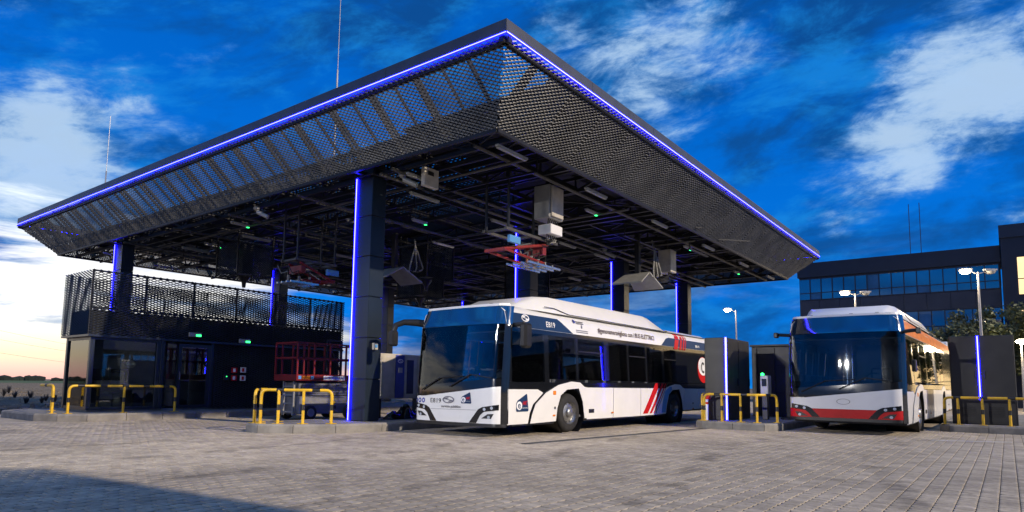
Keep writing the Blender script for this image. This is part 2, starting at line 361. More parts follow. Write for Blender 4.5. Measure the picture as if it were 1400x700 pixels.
# ------------------------------------------------------------------ ground
def ground():
    # terrain out to the horizon
    mb = MB(); S = 2600
    mb.add([(-S, -S, -.05), (S, -S, -.05), (S, S, -.05), (-S, S, -.05)], [(0, 1, 2, 3)])
    struct(mb.build('terrain', M_soil))
    # the ploughed field: a heaved sheet beyond the yard
    nx, ny = 150, 150; x0, x1, y0, y1 = -30, 75, 25.6, 190
    xs = np.linspace(x0, x1, nx); ys = y0 + (y1-y0)*np.linspace(0, 1, ny)**2.2
    vs = [(x, y, -.03 + (.10*random.random() + .05*math.sin(x*3.1)*math.sin(y*2.3))*min(1, (y-y0)/3)) for y in ys for x in xs]
    fs = [(j*nx+i, j*nx+i+1, (j+1)*nx+i+1, (j+1)*nx+i) for j in range(ny-1) for i in range(nx-1)]
    struct(MB().add(vs, fs, False).build('ploughed_field', M_soil))
    mb = MB(); mb.add([(-700, 190, .02), (900, 190, .02), (900, 400, .02), (-700, 400, .02)], [(0, 1, 2, 3)]); o = mb.build('grass_strip', M_grass); struct(o)
    # yard: block paving
    PX0, PX1, PY0, PY1 = .99, 24.09, -4.0, 19.6
    root = MB()
    for (a, b, c, d) in ((-40, PX0, -40, 25), (PX1, 59, -40, 25), (PX0, PX1, -40, PY0), (PX0, PX1, PY1, 25)):
        root.add([(a, c, -.003), (b, c, -.003), (b, d, -.003), (a, d, -.003)], [(0, 1, 2, 3)])
    pv = struct(root.build('pavement', M_pav_f))
    bed = MB().add([(PX0, PY0, -.006), (PX1, PY0, -.006), (PX1, PY1, -.006), (PX0, PY1, -.006)], [(0, 1, 2, 3)]).build('joint_bed', M_sand, pv)
    # one paver: chamfered outline with a small bevelled top
    bw, bh, ch, g, bv = .142, .172, .020, .006, .004
    a, b = bw/2-g/2, bh/2-g/2
    outl = [(a-ch, -b), (a, -b+ch), (a, b-ch), (a-ch, b), (-a+ch, b), (-a, b-ch), (-a, -b+ch), (-a+ch, -b)]
    inn = [(x*(1-bv/a), y*(1-bv/b)) for x, y in outl]
    base = np.array([(x, y, 0) for x, y in inn] + [(x, y, -.0064) for x, y in outl], float)
    faces = [tuple(range(8))] + [(8+i, 8+(i+1) % 8, (i+1) % 8, i) for i in range(8)]
    cells = []
    nr = int((PY1-PY0)/bh)
    for r in range(nr):
        off = .5*(r % 2)
        for c in range(int((PX1-PX0)/bw)):
            cells.append((PX0 + (c+.25+off)*bw + .04, PY0 + (r+.5)*bh))
    cells = np.array(cells)
    vis = []
    for i, (x, y) in enumerate(cells):
        q = proj((x, y, 0))
        if q[2] > .5 and 0 < q[0] < 1400 and 0 < q[1] < 700: vis.append((q[2], i))
    vis.sort(); single = set(i for _, i in vis[:300])
    meP = bpy.data.meshes.new('paver'); meP.from_pydata([tuple(v) for v in base], [], faces); meP.materials.append(M_pav_o)
    for i in single:
        o = link(bpy.data.objects.new('paver', meP)); o.parent = pv
        o.location = (cells[i][0], cells[i][1], random.uniform(-.0012, .0012)); o.rotation_euler = (random.gauss(0, .010), random.gauss(0, .010), random.gauss(0, .006))
    rest = np.array([i for i in range(len(cells)) if i not in single]); n = len(rest)
    tilt = rng.normal(0, .011, (n, 2)); dz = rng.uniform(-.0012, .0012, n); th = rng.normal(0, .006, n)
    V = np.repeat(base[None], n, 0)
    cx, sx = np.cos(th)[:, None], np.sin(th)[:, None]
    X = V[:, :, 0]*cx - V[:, :, 1]*sx; Yv = V[:, :, 0]*sx + V[:, :, 1]*cx
    Z = V[:, :, 2] + V[:, :, 0]*tilt[:, :1] + V[:, :, 1]*tilt[:, 1:] + dz[:, None]
    V = np.stack([X + cells[rest][:, :1], Yv + cells[rest][:, 1:], Z], -1).reshape(-1, 3)
    loops = np.concatenate([np.array(f) for f in faces]); lt = np.array([len(f) for f in faces])
    L = (loops[None] + (np.arange(n)*16)[:, None]).ravel(); LT = np.tile(lt, n); LS = np.concatenate([[0], np.cumsum(LT)[:-1]])
    me = bpy.data.meshes.new('pavers'); me.vertices.add(len(V)); me.vertices.foreach_set('co', V.ravel().astype(np.float32))
    me.loops.add(len(L)); me.loops.foreach_set('vertex_index', L.astype(np.int32)); me.polygons.add(len(LT)); me.polygons.foreach_set('loop_start', LS.astype(np.int32)); me.update(calc_edges=True); me.shade_flat()
    me.materials.append(M_pav_i); o = link(bpy.data.objects.new('pavers', me)); o.parent = pv; o['kind'] = 'stuff'
    # drain channel in front of the bus, painted line on the right
    d0, d1 = Vector((10.35, 7.5, 0)), Vector((18.2, 6.75, 0)); t = (d1-d0).normalized(); nrm = Vector((-t.y, t.x, 0))
    dr = struct(MB().bar(d0+Vector((0, 0, -.006)), d1+Vector((0, 0, -.006)), .26, .024).build('drain_channel', M_conc))
    MB().bar(d0+Vector((0, 0, .0)), d1+Vector((0, 0, .0)), .15, .020).build('slot', M_wetline, dr)
    MB().add([(17.85, 1.45, .004), (18.6, -.03, .004), (18.72, .03, .004), (17.97, 1.5, .004)], [(0, 1, 2, 3)]).build('painted_line', M_paint, pv)
    # far wood on the horizon
    mb = MB()
    for k in range(420):
        x = -420 + k*2.9 + random.uniform(-1, 1); y = 405 + random.uniform(-8, 8); h = random.uniform(1.4, 3.0); w = random.uniform(1.8, 4)
        vs = [(x+w*math.cos(t)*random.uniform(.7, 1.1), y+w*math.sin(t)*.8, z*h*random.uniform(.85, 1.1)) for z in (0, .35, .75) for t in [2*math.pi*i/7 for i in range(7)]] + [(x, y, h)]
        mb.add(vs, [(j*7+i, j*7+(i+1) % 7, (j+1)*7+(i+1) % 7, (j+1)*7+i) for j in range(2) for i in range(7)] + [(14+i, 14+(i+1) % 7, 21) for i in range(7)])
    o = mb.build('far_wood', M_wood); o['kind'] = 'stuff'; o['label'] = 'dark line of far trees beyond the ploughed field'; o['category'] = 'wood'
    # straw tufts and clods in the field
    mb = MB()
    for k in range(2600):
        y = 26.0 + 60*random.random()**2; x = random.uniform(-8, 24)*(.4+y/40) - 4; h = random.uniform(.04, .16); r = random.uniform(.06, .2)
        vs = [(x+r*math.cos(t)*random.uniform(.6, 1.2), y+r*math.sin(t), -.03) for t in [2*math.pi*i/5 for i in range(5)]] + [(x+random.uniform(-.05, .05), y, h)]
        mb.add(vs, [(i, (i+1) % 5, 5) for i in range(5)])
    o = mb.build('field_clods', M_soil); o['kind'] = 'stuff'; o['label'] = 'brown clods and stubble scattered over the ploughed field'; o['category'] = 'clods'
ground()

def kerb_island(name, outline, top=.2, stone=1.0, kw=.16):
    """raised island: slab plus separate kerb stones along its outline (counter-clockwise)"""
    n = len(outline); P = [Vector((x, y)) for x, y in outline]
    inn = []
    for i in range(n):
        a, b, c = P[i-1], P[i], P[(i+1) % n]
        d1, d2 = (b-a).normalized(), (c-b).normalized(); n1, n2 = Vector((-d1.y, d1.x)), Vector((-d2.y, d2.x)); m = (n1+n2).normalized()
        inn.append(b + m*(kw/max(.5, m.dot(n1))))
    root = struct(MB().prism([tuple(p) for p in inn], -.02, top-.004).build(name, M_slab))
    for i in range(n):
        a, b, a2, b2 = P[i], P[(i+1) % n], inn[i], inn[(i+1) % n]; L = (b-a).length; k = max(1, round(L/stone))
        for j in range(k):
            t0, t1 = j/k, (j+1)/k; e = .006/L
            q = [a.lerp(b, t0+e), a.lerp(b, t1-e), a2.lerp(b2, t1-e), a2.lerp(b2, t0+e)]; nn = (q[3]-q[0]).normalized()*.03
            q2 = [q[0]+nn, q[1]+nn, q[2], q[3]]
            zt = top + random.uniform(-.003, .003)
            vs = [(p.x, p.y, -.02) for p in q] + [(p.x, p.y, zt-.045) for p in q] + [(p.x, p.y, zt) for p in q2]
            MB().add(vs, [(3, 2, 1, 0)] + [(r*4+m_, r*4+(m_+1) % 4, r*4+4+(m_+1) % 4, r*4+4+m_) for r in (0, 1) for m_ in range(4)] + [(8, 9, 10, 11)]).build('kerb_stone', M_conc, root)
    return root
kerb_island('column_island', [(8.28, 13.25), (8.75, 12.62), (9.5, 12.1), (10.6, 11.8), (34, 11.8), (34, 14.1), (9.0, 14.1), (8.3, 13.75)])
kerb_island('kiosk_island', [(6.75, 20.2), (7.3, 19.75), (34, 19.75), (34, 24.3), (7.2, 24.3), (6.4, 23.4), (6.4, 20.8)])
kerb_island('cabinet_island', [(18.05, 5.2), (18.4, 4.95), (30, 4.95), (30, 7.25), (18.5, 7.25), (18.05, 6.9)])
kerb_island('right_island', [(22.1, -2.2), (22.5, -2.5), (34, -2.5), (34, 1.6), (22.4, 1.6), (22.1, 1.35)])

# ------------------------------------------------------------------ canopy
LZ, LX0, LY0, LX1, LY1 = 7.519, 8.935, 6.969, 33.87, 32.80
MZ, MX0, MY0, MX1, MY1 = 6.344, 10.16, 8.131, 32.53, 31.76
COLX = (10.65, 17.5, 24.2, 31.0); COLY = (13.1, 27.4)
def lattice(poly, Lw=.155, Sw=.086, w=.0235, th=.008, frame=0.0):
    """expanded metal inside a convex-ish polygon in (p,q): real strands, tilted like pressed mesh"""
    mb = MB(); P = [Vector(p) for p in poly]; m = len(P)
    def inside(x, y):
        r = False
        for i in range(m):
            a, b = P[i], P[(i+1) % m]
            if (a.y > y) != (b.y > y) and x < (b.x-a.x)*(y-a.y)/(b.y-a.y)+a.x: r = not r
        return r
    x0, x1 = min(p.x for p in P), max(p.x for p in P); y0, y1 = min(p.y for p in P), max(p.y for p in P)
    hx, hy = Lw/2, Sw/2
    for i in range(int((x1-x0)/hx)+1):
        for j in range(int((y1-y0)/hy)+2):
            if (i+j) % 2: continue
            a = Vector((x0+i*hx, y0+j*hy))
            for s in (1, -1):
                b = a + Vector((hx, s*hy)); c = (a+b)/2
                if not inside(c.x, c.y): continue
                # strand: leaning strip, its upper edge proud of its lower edge
                e = Vector((0, w/2)); z = -.010
                vs = [(a.x, a.y-e.y, -z), (b.x, b.y-e.y, -z), (b.x, b.y+e.y, z), (a.x, a.y+e.y, z), (a.x, a.y-e.y, -z-th), (b.x, b.y-e.y, -z-th), (b.x, b.y+e.y, z-th), (a.x, a.y+e.y, z-th)]
                mb.add(vs, [(0, 1, 2, 3), (7, 6, 5, 4), (0, 4, 5, 1), (3, 2, 6, 7)])
    return mb

def place(name, me, parent, o, ex, ey):
    """object whose local x,y follow ex,ey at point o (world), under an unrotated parent"""
    ex, ey = Vector(ex).normalized(), Vector(ey).normalized(); ez = ex.cross(ey).normalized(); ey = ez.cross(ex)
    ob = link(bpy.data.objects.new(name, me)); ob.parent = parent; q = Vector(o) - Vector(ORG[parent.name])
    ob.matrix_local = Matrix(((ex.x, ey.x, ez.x, q.x), (ex.y, ey.y, ez.y, q.y), (ex.z, ey.z, ez.z, q.z), (0, 0, 0, 1)))
    ORG[ob.name] = (0, 0, 0); return ob

def canopy():
    can = thing('bus_canopy', 'large dark square canopy on columns with sloping expanded-metal fascia and blue light line', 'canopy', (22.4, 20, 0))
    # sloping fascia of expanded metal, panel by panel, on the four sides
    sides = [((MX0, MY0), (MX0, MY1), (LX0, LY0), (LX0, LY1)), ((MX1, MY0), (MX0, MY0), (LX1, LY0), (LX0, LY0)),
             ((MX1, MY1), (MX1, MY0), (LX1, LY1), (LX1, LY0)), ((MX0, MY1), (MX1, MY1), (LX0, LY1), (LX1, LY1))]
    for si, (m0, m1, l0, l1) in enumerate(sides):
        a, b = Vector((*m1, MZ)), Vector((*m0, MZ)); c, d = Vector((*l1, LZ-.03)), Vector((*l0, LZ-.03))     # a->b along the edge seen from outside, left to right
        ex = (b-a).normalized(); L = (b-a).length; off0 = (c-a).dot(ex); off1 = (d-a).dot(ex)
        up = (c-a) - ex*off0; H = up.length; N = 17; W = L/N
        full = lattice([(.0, 0), (W, 0), (W, H), (.0, H)]).mesh('fascia_panel', M_mesh)
        rib = MB().box(-.03, .03, 0, H, -.10, -.035).mesh('panel_rib', M_steel)
        for k in range(N):
            p = place('fascia_panel', full, can, a + ex*W*k, ex, up)
            r = link(bpy.data.objects.new('panel_rib', rib)); r.parent = p
        for poly in ([(0, 0), (0, H), (off0, H)], [(0, 0), (off1-L, H), (0, H)]):
            xs = min(q[0] for q in poly); me = lattice([(q[0]-xs, q[1]) for q in poly]).mesh('corner_panel', M_mesh)
            place('corner_panel', me, can, (a if poly[2][0] == off0 else b) + ex*xs, ex, up)
        MB().bar(a, b, .08, .08).build('lower_rim_beam', M_steel, can)
        # rafters behind the fascia
        for k in range(N+1):
            q0 = a + ex*W*k + Vector((0, 0, .1)); q1 = a + ex*(W*k) + up
            nin = -Vector((up.x, up.y, 0)).normalized()*.22
            MB().bar(q0+nin, q1+nin*1.2, .05, .09).build('rafter', M_steel, can)
            if k < N: MB().bar(q0+nin+ex*W/2, q1+nin*1.2+ex*W/2, .03, .07).build('rafter', M_steel, can)
        # upper rim: sheet fascia in lengths, LED line below
        c2, d2 = Vector((*l1, LZ)), Vector((*l0, LZ)); L2 = (d2-c2).length; n2 = 8; outw = Vector((up.x, up.y, 0)).normalized()
        for k in range(n2):
            q0, q1 = c2.lerp(d2, k/n2) + ex*.004, c2.lerp(d2, (k+1)/n2) - ex*.004; z = Vector((0, 0, .155))
            MB().bar(q0+z-outw*.03, q1+z-outw*.03, .06, .24).build('fascia_sheet', M_fascia, can)
        MB().bar(c2+Vector((0, 0, .005))+outw*.004, d2+Vector((0, 0, .005))+outw*.004, .03, .035).build('led_line', M_led, can)
        MB().bar(c2+Vector((0, 0, .006))+outw*.016, d2+Vector((0, 0, .006))+outw*.016, .012, .014).build('led_core', M_core, can)
        MB().bar(c2-outw*.12+Vector((0, 0, -.08)), d2-outw*.12+Vector((0, 0, -.08)), .10, .12).build('upper_rim_beam', M_steel, can)
        nin = -outw
        for hh in (.30,):
            MB().bar(a+up*hh+nin*.12, b+up*hh+nin*.12, .05, .05).build('rail', M_steel, can)
    # roof sheets along the right edge (they close the view up through that fascia)
    for k in range(12):
        x0 = LX0+2.4+k*(LX1-LX0-2.6)/12; MB().box(x0, x0+(LX1-LX0-2.6)/12-.03, LY0+.15, 12.2, 7.66, 7.70).build('roof_sheet', M_deck, can)
    # deck: sheets and gratings in a grid
    nx, ny = 14, 20; x0, x1, y0, y1 = MX0+.25, MX1-.2, MY0+.2, MY1-.2; px, py = (x1-x0)/nx, (y1-y0)/ny
    solid = MB().box(.0, px-.012, .0, py-.012, 0, .03).mesh('deck_sheet', M_deck)
    g = MB(); n1 = int(px/.13); n2 = int(py/.16)
    for i in range(n1+1): g.box(i*px/n1*.99, i*px/n1*.99+.04, 0, py-.012, 0, .03)
    for j in range(n2+1): g.box(0, px-.012, j*py/n2*.97, j*py/n2*.97+.05, .032, .06)
    grat = g.mesh('deck_grating', M_deck)
    for i in range(nx):
        for j in range(ny):
            is_g = random.random() < .58
            o = link(bpy.data.objects.new('deck_grating' if is_g else 'deck_sheet', grat if is_g else solid)); o.parent = can
            o.location = Vector((x0+i*px, y0+j*py, 6.98)) - Vector(ORG[can.name])
    # steelwork: main trusses over the columns, purlins, conduits
    def truss(p0, p1, h, cells):
        p0, p1 = Vector(p0), Vector(p1); mb = MB(); z = Vector((0, 0, h)); mb.bar(p0, p1, .09, .09); mb.bar(p0+z, p1+z, .08, .08)
        for k in range(cells):
            a, b = p0.lerp(p1, k/cells), p0.lerp(p1, (k+1)/cells)
            mb.bar(a if k % 2 else a+z, b+z if k % 2 else b, .045); mb.bar(a, a+z, .04)
        mb.build('truss', M_steel, can)
    for y in (COLY[0]-.3, COLY[1]-.3, 20.2): truss((MX0, y, 6.42), (MX1, y, 6.42), .48, 18)
    for x in COLX: truss((x+.2, MY0, 6.40), (x+.2, MY1, 6.40), .5, 18)
    for x in (12.4, 14.1, 15.8, 19.2, 20.9, 22.6, 25.9, 27.6, 29.3): MB().bar((x, MY0, 6.72), (x, MY1, 6.72), .07, .14).build('purlin', M_steel, can)
    for y in (9.3, 10.9, 14.7, 16.4, 18.3, 22.0, 23.9, 25.6, 29.2, 30.6): MB().bar((MX0, y, 6.55), (MX1, y, 6.55), .07, .12).build('purlin', M_steel, can)
    for k in range(26):                                              # wind braces below the purlins
        x = random.uniform(11, 29); y = random.uniform(9, 29); s = random.choice((1, -1))
        MB().bar((x, y, 6.44), (x+2.6, y+s*2.4, 6.44), .04, .04).build('brace', M_steel, can)
    for k in range(34):                                              # hangers, cable trays and short rods
        x = random.uniform(11, 31); y = random.uniform(8.6, 30); z = random.uniform(5.95, 6.35); L = random.uniform(1.0, 3.6)
        if k % 2: MB().bar((x, y, z), (min(x+L, 32), y, z), .10, .03).build('cable_tray', M_steel, can)
        else: MB().bar((x, y, z), (x, min(y+L, 31), z), .05, .05).build('hanger_rail', M_steel, can)
        MB().bar((x+.05, y, z), (x+.05, y, 6.7), .03).build('hanger', M_steel, can)
    for x in (11.5, 13.3, 15.0, 18.3, 20.0, 21.8, 25.0, 26.8, 28.5): truss((x, MY0, 6.45), (x, MY1, 6.45), .34, 22)
    for y, z in ((9.0, 6.30), (11.6, 6.28), (12.0, 6.22), (15.4, 6.26), (18.9, 6.24), (22.4, 6.28), (26.2, 6.26)):
        MB().tube([(MX0+.3, y, z), (MX1-.4, y, z)], .045, 6).build('conduit', M_pipe, can)
    for x, z in ((11.6, 6.2), (16.6, 6.18), (21.6, 6.2), (28.2, 6.2)): MB().tube([(x, MY0+.3, z), (x, MY1-.5, z)], .035, 6).build('conduit', M_pipe, can)
    # columns with stacked cladding panels and a corner LED strip
    def column(x, y):
        col = MB().box(x+.03, x+.43, y-.58, y-.03, .16, 6.9).build('column', M_steel, can)
        n = 6; z0, z1 = .2, 6.34; h = (z1-z0)/n
        for k in range(n): MB().cbox(x, x+.46, y-.61, y, z0+k*h+.006, z0+(k+1)*h-.006, .012).build('cladding_panel', M_clad, col)
        st = MB().box(x-.035, x-.004, y-.065, y-.004, .2, 6.34).build('led_strip', M_led, col); MB().box(x-.040, x-.0355, y-.045, y-.022, .21, 6.33).build('led_core', M_core, col)
        MB().cbox(x-.06, x+.52, y-.66, y+.06, 6.345, 6.40, .01).build('cap_plate', M_steel, col)
    for y in COLY:
        for x in COLX: column(x, y)
    # lightning rods
    for (x, y, zt) in ((12.0, 15.88, 13.6), (11.46, 31.0, 12.7)):
        r = MB().tube([(x, y, 7.0), (x, y, (7.7+zt)/2)], .028, 6).build('lightning_rod', M_pole, can); MB().tube([(x, y, (7.7+zt)/2), (x, y, zt)], .012, 5).build('rod_tip', M_pole, r)
    return can
can = canopy()

def ceiling_light(x, y, z, along, green, label):
    t = thing('ceiling_light', label, 'ceiling light', (x, y, z), 0, 'strip lights under the canopy')
    l = .55 if not green else .32
    dx, dy = (l, .05) if along == 'x' else (.05, l)
    MB().cbox(x-dx, x+dx, y-dy, y+dy, z, z+.05, .012).build('housing', M_lgrey, t)
    MB().cbox(x-dx*.95, x+dx*.95, y-dy*.8, y+dy*.8, z-.035, z-.001, .012).build('diffuser', M_tube, t)
    MB().tube([(x, y, z+.05), (x, y, 6.45 if z < 6.4 else z+.2)], .012, 5).build('hanger', M_steel, t)
    if green: MB().cbox(x+dx*.72 if along == 'x' else x-dx*.7, x+dx*.97 if along == 'x' else x+dx*.7, y-dy*.7 if along == 'x' else y-dy*.97, y+dy*.7 if along == 'x' else y-dy*.55, z-.052, z-.036, .004).build('green_indicator', M_green, t)
for x in (11.1, 14.8, 18.8, 23.0, 27.0, 30.8): ceiling_light(x, 8.45, 6.20, 'x', False, 'long strip light along the right edge of the canopy underside')
for x, y in ((12.3, 12.3), (15.7, 12.3), (19.5, 12.3), (13.2, 16.0), (17.0, 16.0), (22.0, 12.3), (26.0, 16), (12.6, 20.8), (16.5, 20.8), (21, 20.8), (12.4, 24.6), (17.4, 24.6), (23, 24.6), (13.6, 29.6)): ceiling_light(x, y, 6.12, 'x', False, 'long strip light hung among the canopy steelwork')
for x, y in ((11.0, 11.3), (14.2, 14.4), (16.2, 9.4), (22.4, 9.0), (28.4, 9.2), (11.2, 19.5), (12.4, 23.4), (11.0, 28.6)): ceiling_light(x, y, 6.16, 'x', True, 'short emergency light with green indicator under the canopy')

def camera_unit(x, y, label):
    t = thing('security_camera', label, 'camera', (x, y, 6.3), 0, 'cameras under the canopy')
    MB().lathe([(.0, .0), (.09, .0), (.09, -.06), (.05, -.1), (.0, -.1)], (x, y, 6.3), 'z', 12).build('base', M_lgrey, t)
    MB().tube([(x, y, 6.22), (x+.02, y-.1, 6.1)], .035, 8).build('arm', M_lgrey, t)
    MB().tube([(x, y-.06, 6.14), (x+.16, y-.36, 5.98)], .065, 10).build('housing', M_lgrey, t)
for x, y, l in ((10.9, 11.7, 'white camera under the canopy beside the front column'), (10.6, 17.6, 'white camera under the canopy over the kiosk lane'), (21.5, 11.9, 'white camera under the canopy above the charging bay')): camera_unit(x, y, l)
t = thing('junction_box', 'flat grey junction box under the canopy edge beside the front column', 'junction box', (11.2, 11.05, 5.9)); MB().cbox(11.0, 11.5, 11.02, 11.15, 5.92, 6.40, .015).build('case', M_alu, t); MB().cbox(11.1, 11.3, 11.0, 11.015, 6.2, 6.3, .003).build('vent', M_black, t)

# ------------------------------------------------------------------ charging gear hung from the canopy
def pantograph(x, y, z, s, label, flip=1):
    t = thing('charging_pantograph', label, 'pantograph', (x, y, z), 0, 'inverted charging pantographs')
    X = lambda k: x + k*s*flip
    mb = MB(); mb.bar((X(-1.0), y-.35, z+.62), (X(1.0), y-.35, z+.62), .07, .07); mb.bar((X(-1.0), y+.35, z+.62), (X(1.0), y+.35, z+.62), .07, .07)
    for k in (-.9, 0, .9): mb.bar((X(k), y-.35, z+.62), (X(k), y+.35, z+.62), .06)
    mb.build('top_frame', M_pipe, t)
    for k in (-.9, .9):
        for dy in (-.35, .35): MB().bar((X(k), y+dy, z+.62), (X(k), y+dy, 6.45), .05).build('hanger', M_steel, t)
    for dy in (-.28, .28):
        MB().tube([(X(.7), y+dy, z+.55), (X(-.95), y+dy, z+.12)], .04, 8).build('upper_arm', M_pred, t)
        MB().tube([(X(-.95), y+dy, z+.12), (X(.55), y+dy, z+.02)], .035, 8).build('lower_arm', M_pred, t)
        MB().tube([(X(.2), y+dy*.6, z+.5), (X(-.8), y+dy*.6, z+.16)], .03, 8).build('spring_rod', M_chrome, t)
    MB().bar((X(-.95), y-.32, z+.12), (X(-.95), y+.32, z+.12), .07).build('cross_shaft', M_pred, t)
    MB().bar((X(.55), y-.3, z+.36), (X(.55), y+.3, z+.36), .16, .22).build('drive_motor', M_pred, t)
    for dy in (-.34, -.12, .12, .34): MB().bar((X(-.15), y+dy, z-.06), (X(1.15), y+dy, z-.06), .05, .05).build('contact_rail', M_chrome, t)
    for k in (.2, .5, .8): MB().bar((X(k), y-.38, z-.02), (X(k), y+.38, z-.02), .04).build('cross_bar', M_lgrey, t)
    for i in range(5):
        k = .15+.2*i; dy = (-.2, .1, -.1, .22, 0)[i]
        MB().lathe([(.035, 0), (.05, .03), (.03, .06), (.05, .09), (.03, .12), (.045, .16)], (X(k), y+dy, z-.01), 'z', 8).build('insulator', M_copper if i % 2 else M_lgrey, t)
        MB().tube([(X(k), y+dy, z+.15), (X(k)-.1, y+dy-.1, z+.3), (X(k)-.25, y+dy, z+.22), (X(k)-.35, y+dy+.05, z+.45)], .018, 6).build('cable', M_lgrey if i % 2 else M_rubber, t)
    MB().cbox(X(-.75)-.22, X(-.75)+.22, y-.45, y-.36, z+.28, z+.46, .01).build('blue_box', M_skyblue, t)
pantograph(13.6, 10.0, 4.35, 1.15, 'red charging pantograph above the white and navy bus, beside the white box')
pantograph(12.1, 17.0, 4.15, .75, 'red charging pantograph hanging above the scissor lift lane', -1)

def hood(x, y, z, label):
    t = thing('charging_hood', label, 'charging hood', (x, y, z), 0, 'white charging hoods')
    for s in (-1, 1):
        vs = [(x+s*.02, y-.45, z+.32), (x+s*.02, y+.45, z+.32), (x+s*.85, y+.55, z-.12), (x+s*.85, y-.55, z-.12)]
        vs += [(a, b, c-.05) for a, b, c in vs]
        MB().add(vs, [(0, 1, 2, 3), (7, 6, 5, 4), (0, 3, 7, 4), (1, 5, 6, 2), (2, 6, 7, 3), (0, 4, 5, 1)]).build('wing', M_lgrey, t)
    MB().bar((x, y, z+.3), (x, y, 6.4), .16).build('mast', M_steel, t)
    for k in range(5):
        a = .1+.16*k; MB().tube([(x+a, y-.35, z+.25), (x+a+.12, y-.5, z+.12+.05*k), (x+a+.25, y-.42, z+.4), (x+.7, y-.3, z+1.2), (x+.75, y-.2, 6.3)], .03, 7).build('cable', M_rubber if k % 2 else M_lgrey, t)
    MB().cbox(x+.2, x+.6, y-.3, y+.3, z+.18, z+.32, .02).build('connector_block', M_black, t)
hood(20.4, 10.0, 4.72, 'white roof-shaped charging hood with looping cables above the rear of the navy bus')
hood(15.6, 17.0, 4.85, 'white roof-shaped charging hood behind the front column')

t = thing('charger_box', 'tall white power box hung from the canopy beside the red pantograph', 'power box', (14.3, 9.6, 5.3))
MB().cbox(13.93, 14.60, 9.35, 9.85, 5.52, 6.42, .02).build('cabinet', M_lgrey, t)
MB().cbox(13.99, 14.54, 9.30, 9.345, 5.56, 6.38, .01).build('door', M_alu, t)
MB().cbox(13.99, 14.54, 9.33, 9.75, 5.10, 5.36, .015).build('lower_box', M_white, t)
for k in range(6): MB().tube([(14.05+.09*k, 9.45, 5.53), (14.05+.09*k+random.uniform(-.03, .03), 9.5, 5.35)], .018, 6).build('cable_gland', M_black, t)
for k in range(6): MB().tube([(14.05+.09*k, 9.5, 5.11), (14.05+.08*k, 9.5, 4.95), (14.2, 9.6, 4.85)], .018, 6).build('cable_tail', M_black, t)
MB().bar((14.25, 9.6, 6.42), (14.25, 9.6, 6.7), .1).build('bracket', M_steel, t)
t = thing('small_power_box', 'grey power box with cables hung above the white charging hood', 'power box', (22.6, 9.9, 5.4)); MB().cbox(22.4, 22.9, 9.65, 10.15, 5.35, 6.2, .02).build('cabinet', M_alu, t); MB().bar((22.6, 9.9, 6.2), (22.6, 9.9, 6.6), .1).build('bracket', M_steel, t)
for k in range(4): MB().tube([(22.5+.1*k, 9.8, 5.36), (22.3-.15*k, 9.7, 5.0), (22.0-.2*k, 9.8, 4.9), (21.6, 9.7, 5.0)], .022, 6).build('cable', M_black, t)
def cage(x, y, z0, z1, w, label):
    t = thing('mesh_cage', label, 'mesh cage', (x, y, z0), 0, 'dark mesh cages hung under the canopy')
    me = lattice([(0, 0), (2*w, 0), (2*w, z1-z0), (0, z1-z0)], .12, .08, .024).mesh('mesh_side', M_screen)
    for o, ex in (((x-w, y-w, z0), (1, 0, 0)), ((x-w, y+w, z0), (1, 0, 0)), ((x-w, y+w, z0), (0, -1, 0)), ((x+w, y+w, z0), (0, -1, 0))): place('mesh_side', me, t, o, ex, (0, 0, 1))
    for sx in (-w, w):
        for sy in (-w, w): MB().bar((x+sx, y+sy, z0), (x+sx, y+sy, 6.6), .05).build('corner_post', M_steel, t)
    MB().box(x-.2, x+.2, y-.2, y+.2, z0+.1, z1).build('motor_unit', M_black, t)
    MB().lathe([(.0, .0), (.22, .0), (.2, -.05), (.08, -.22), (.06, -.4), (.0, -.4)], (x, y, z0), 'z', 12).build('foot', M_black, t)
cage(23.6, 17, 4.85, 6.2, .7, 'dark mesh cage with a foot hanging behind the second pair of columns'); cage(17.4, 17.2, 5.0, 6.2, .7, 'dark mesh cage hanging in the middle of the canopy'); cage(20.4, 20.5, 4.9, 6.2, .7, 'dark mesh cage hanging deep under the canopy'); cage(13.2, 22.5, 5.0, 6.2, .7, 'dark mesh cage hanging beyond the lift lane')

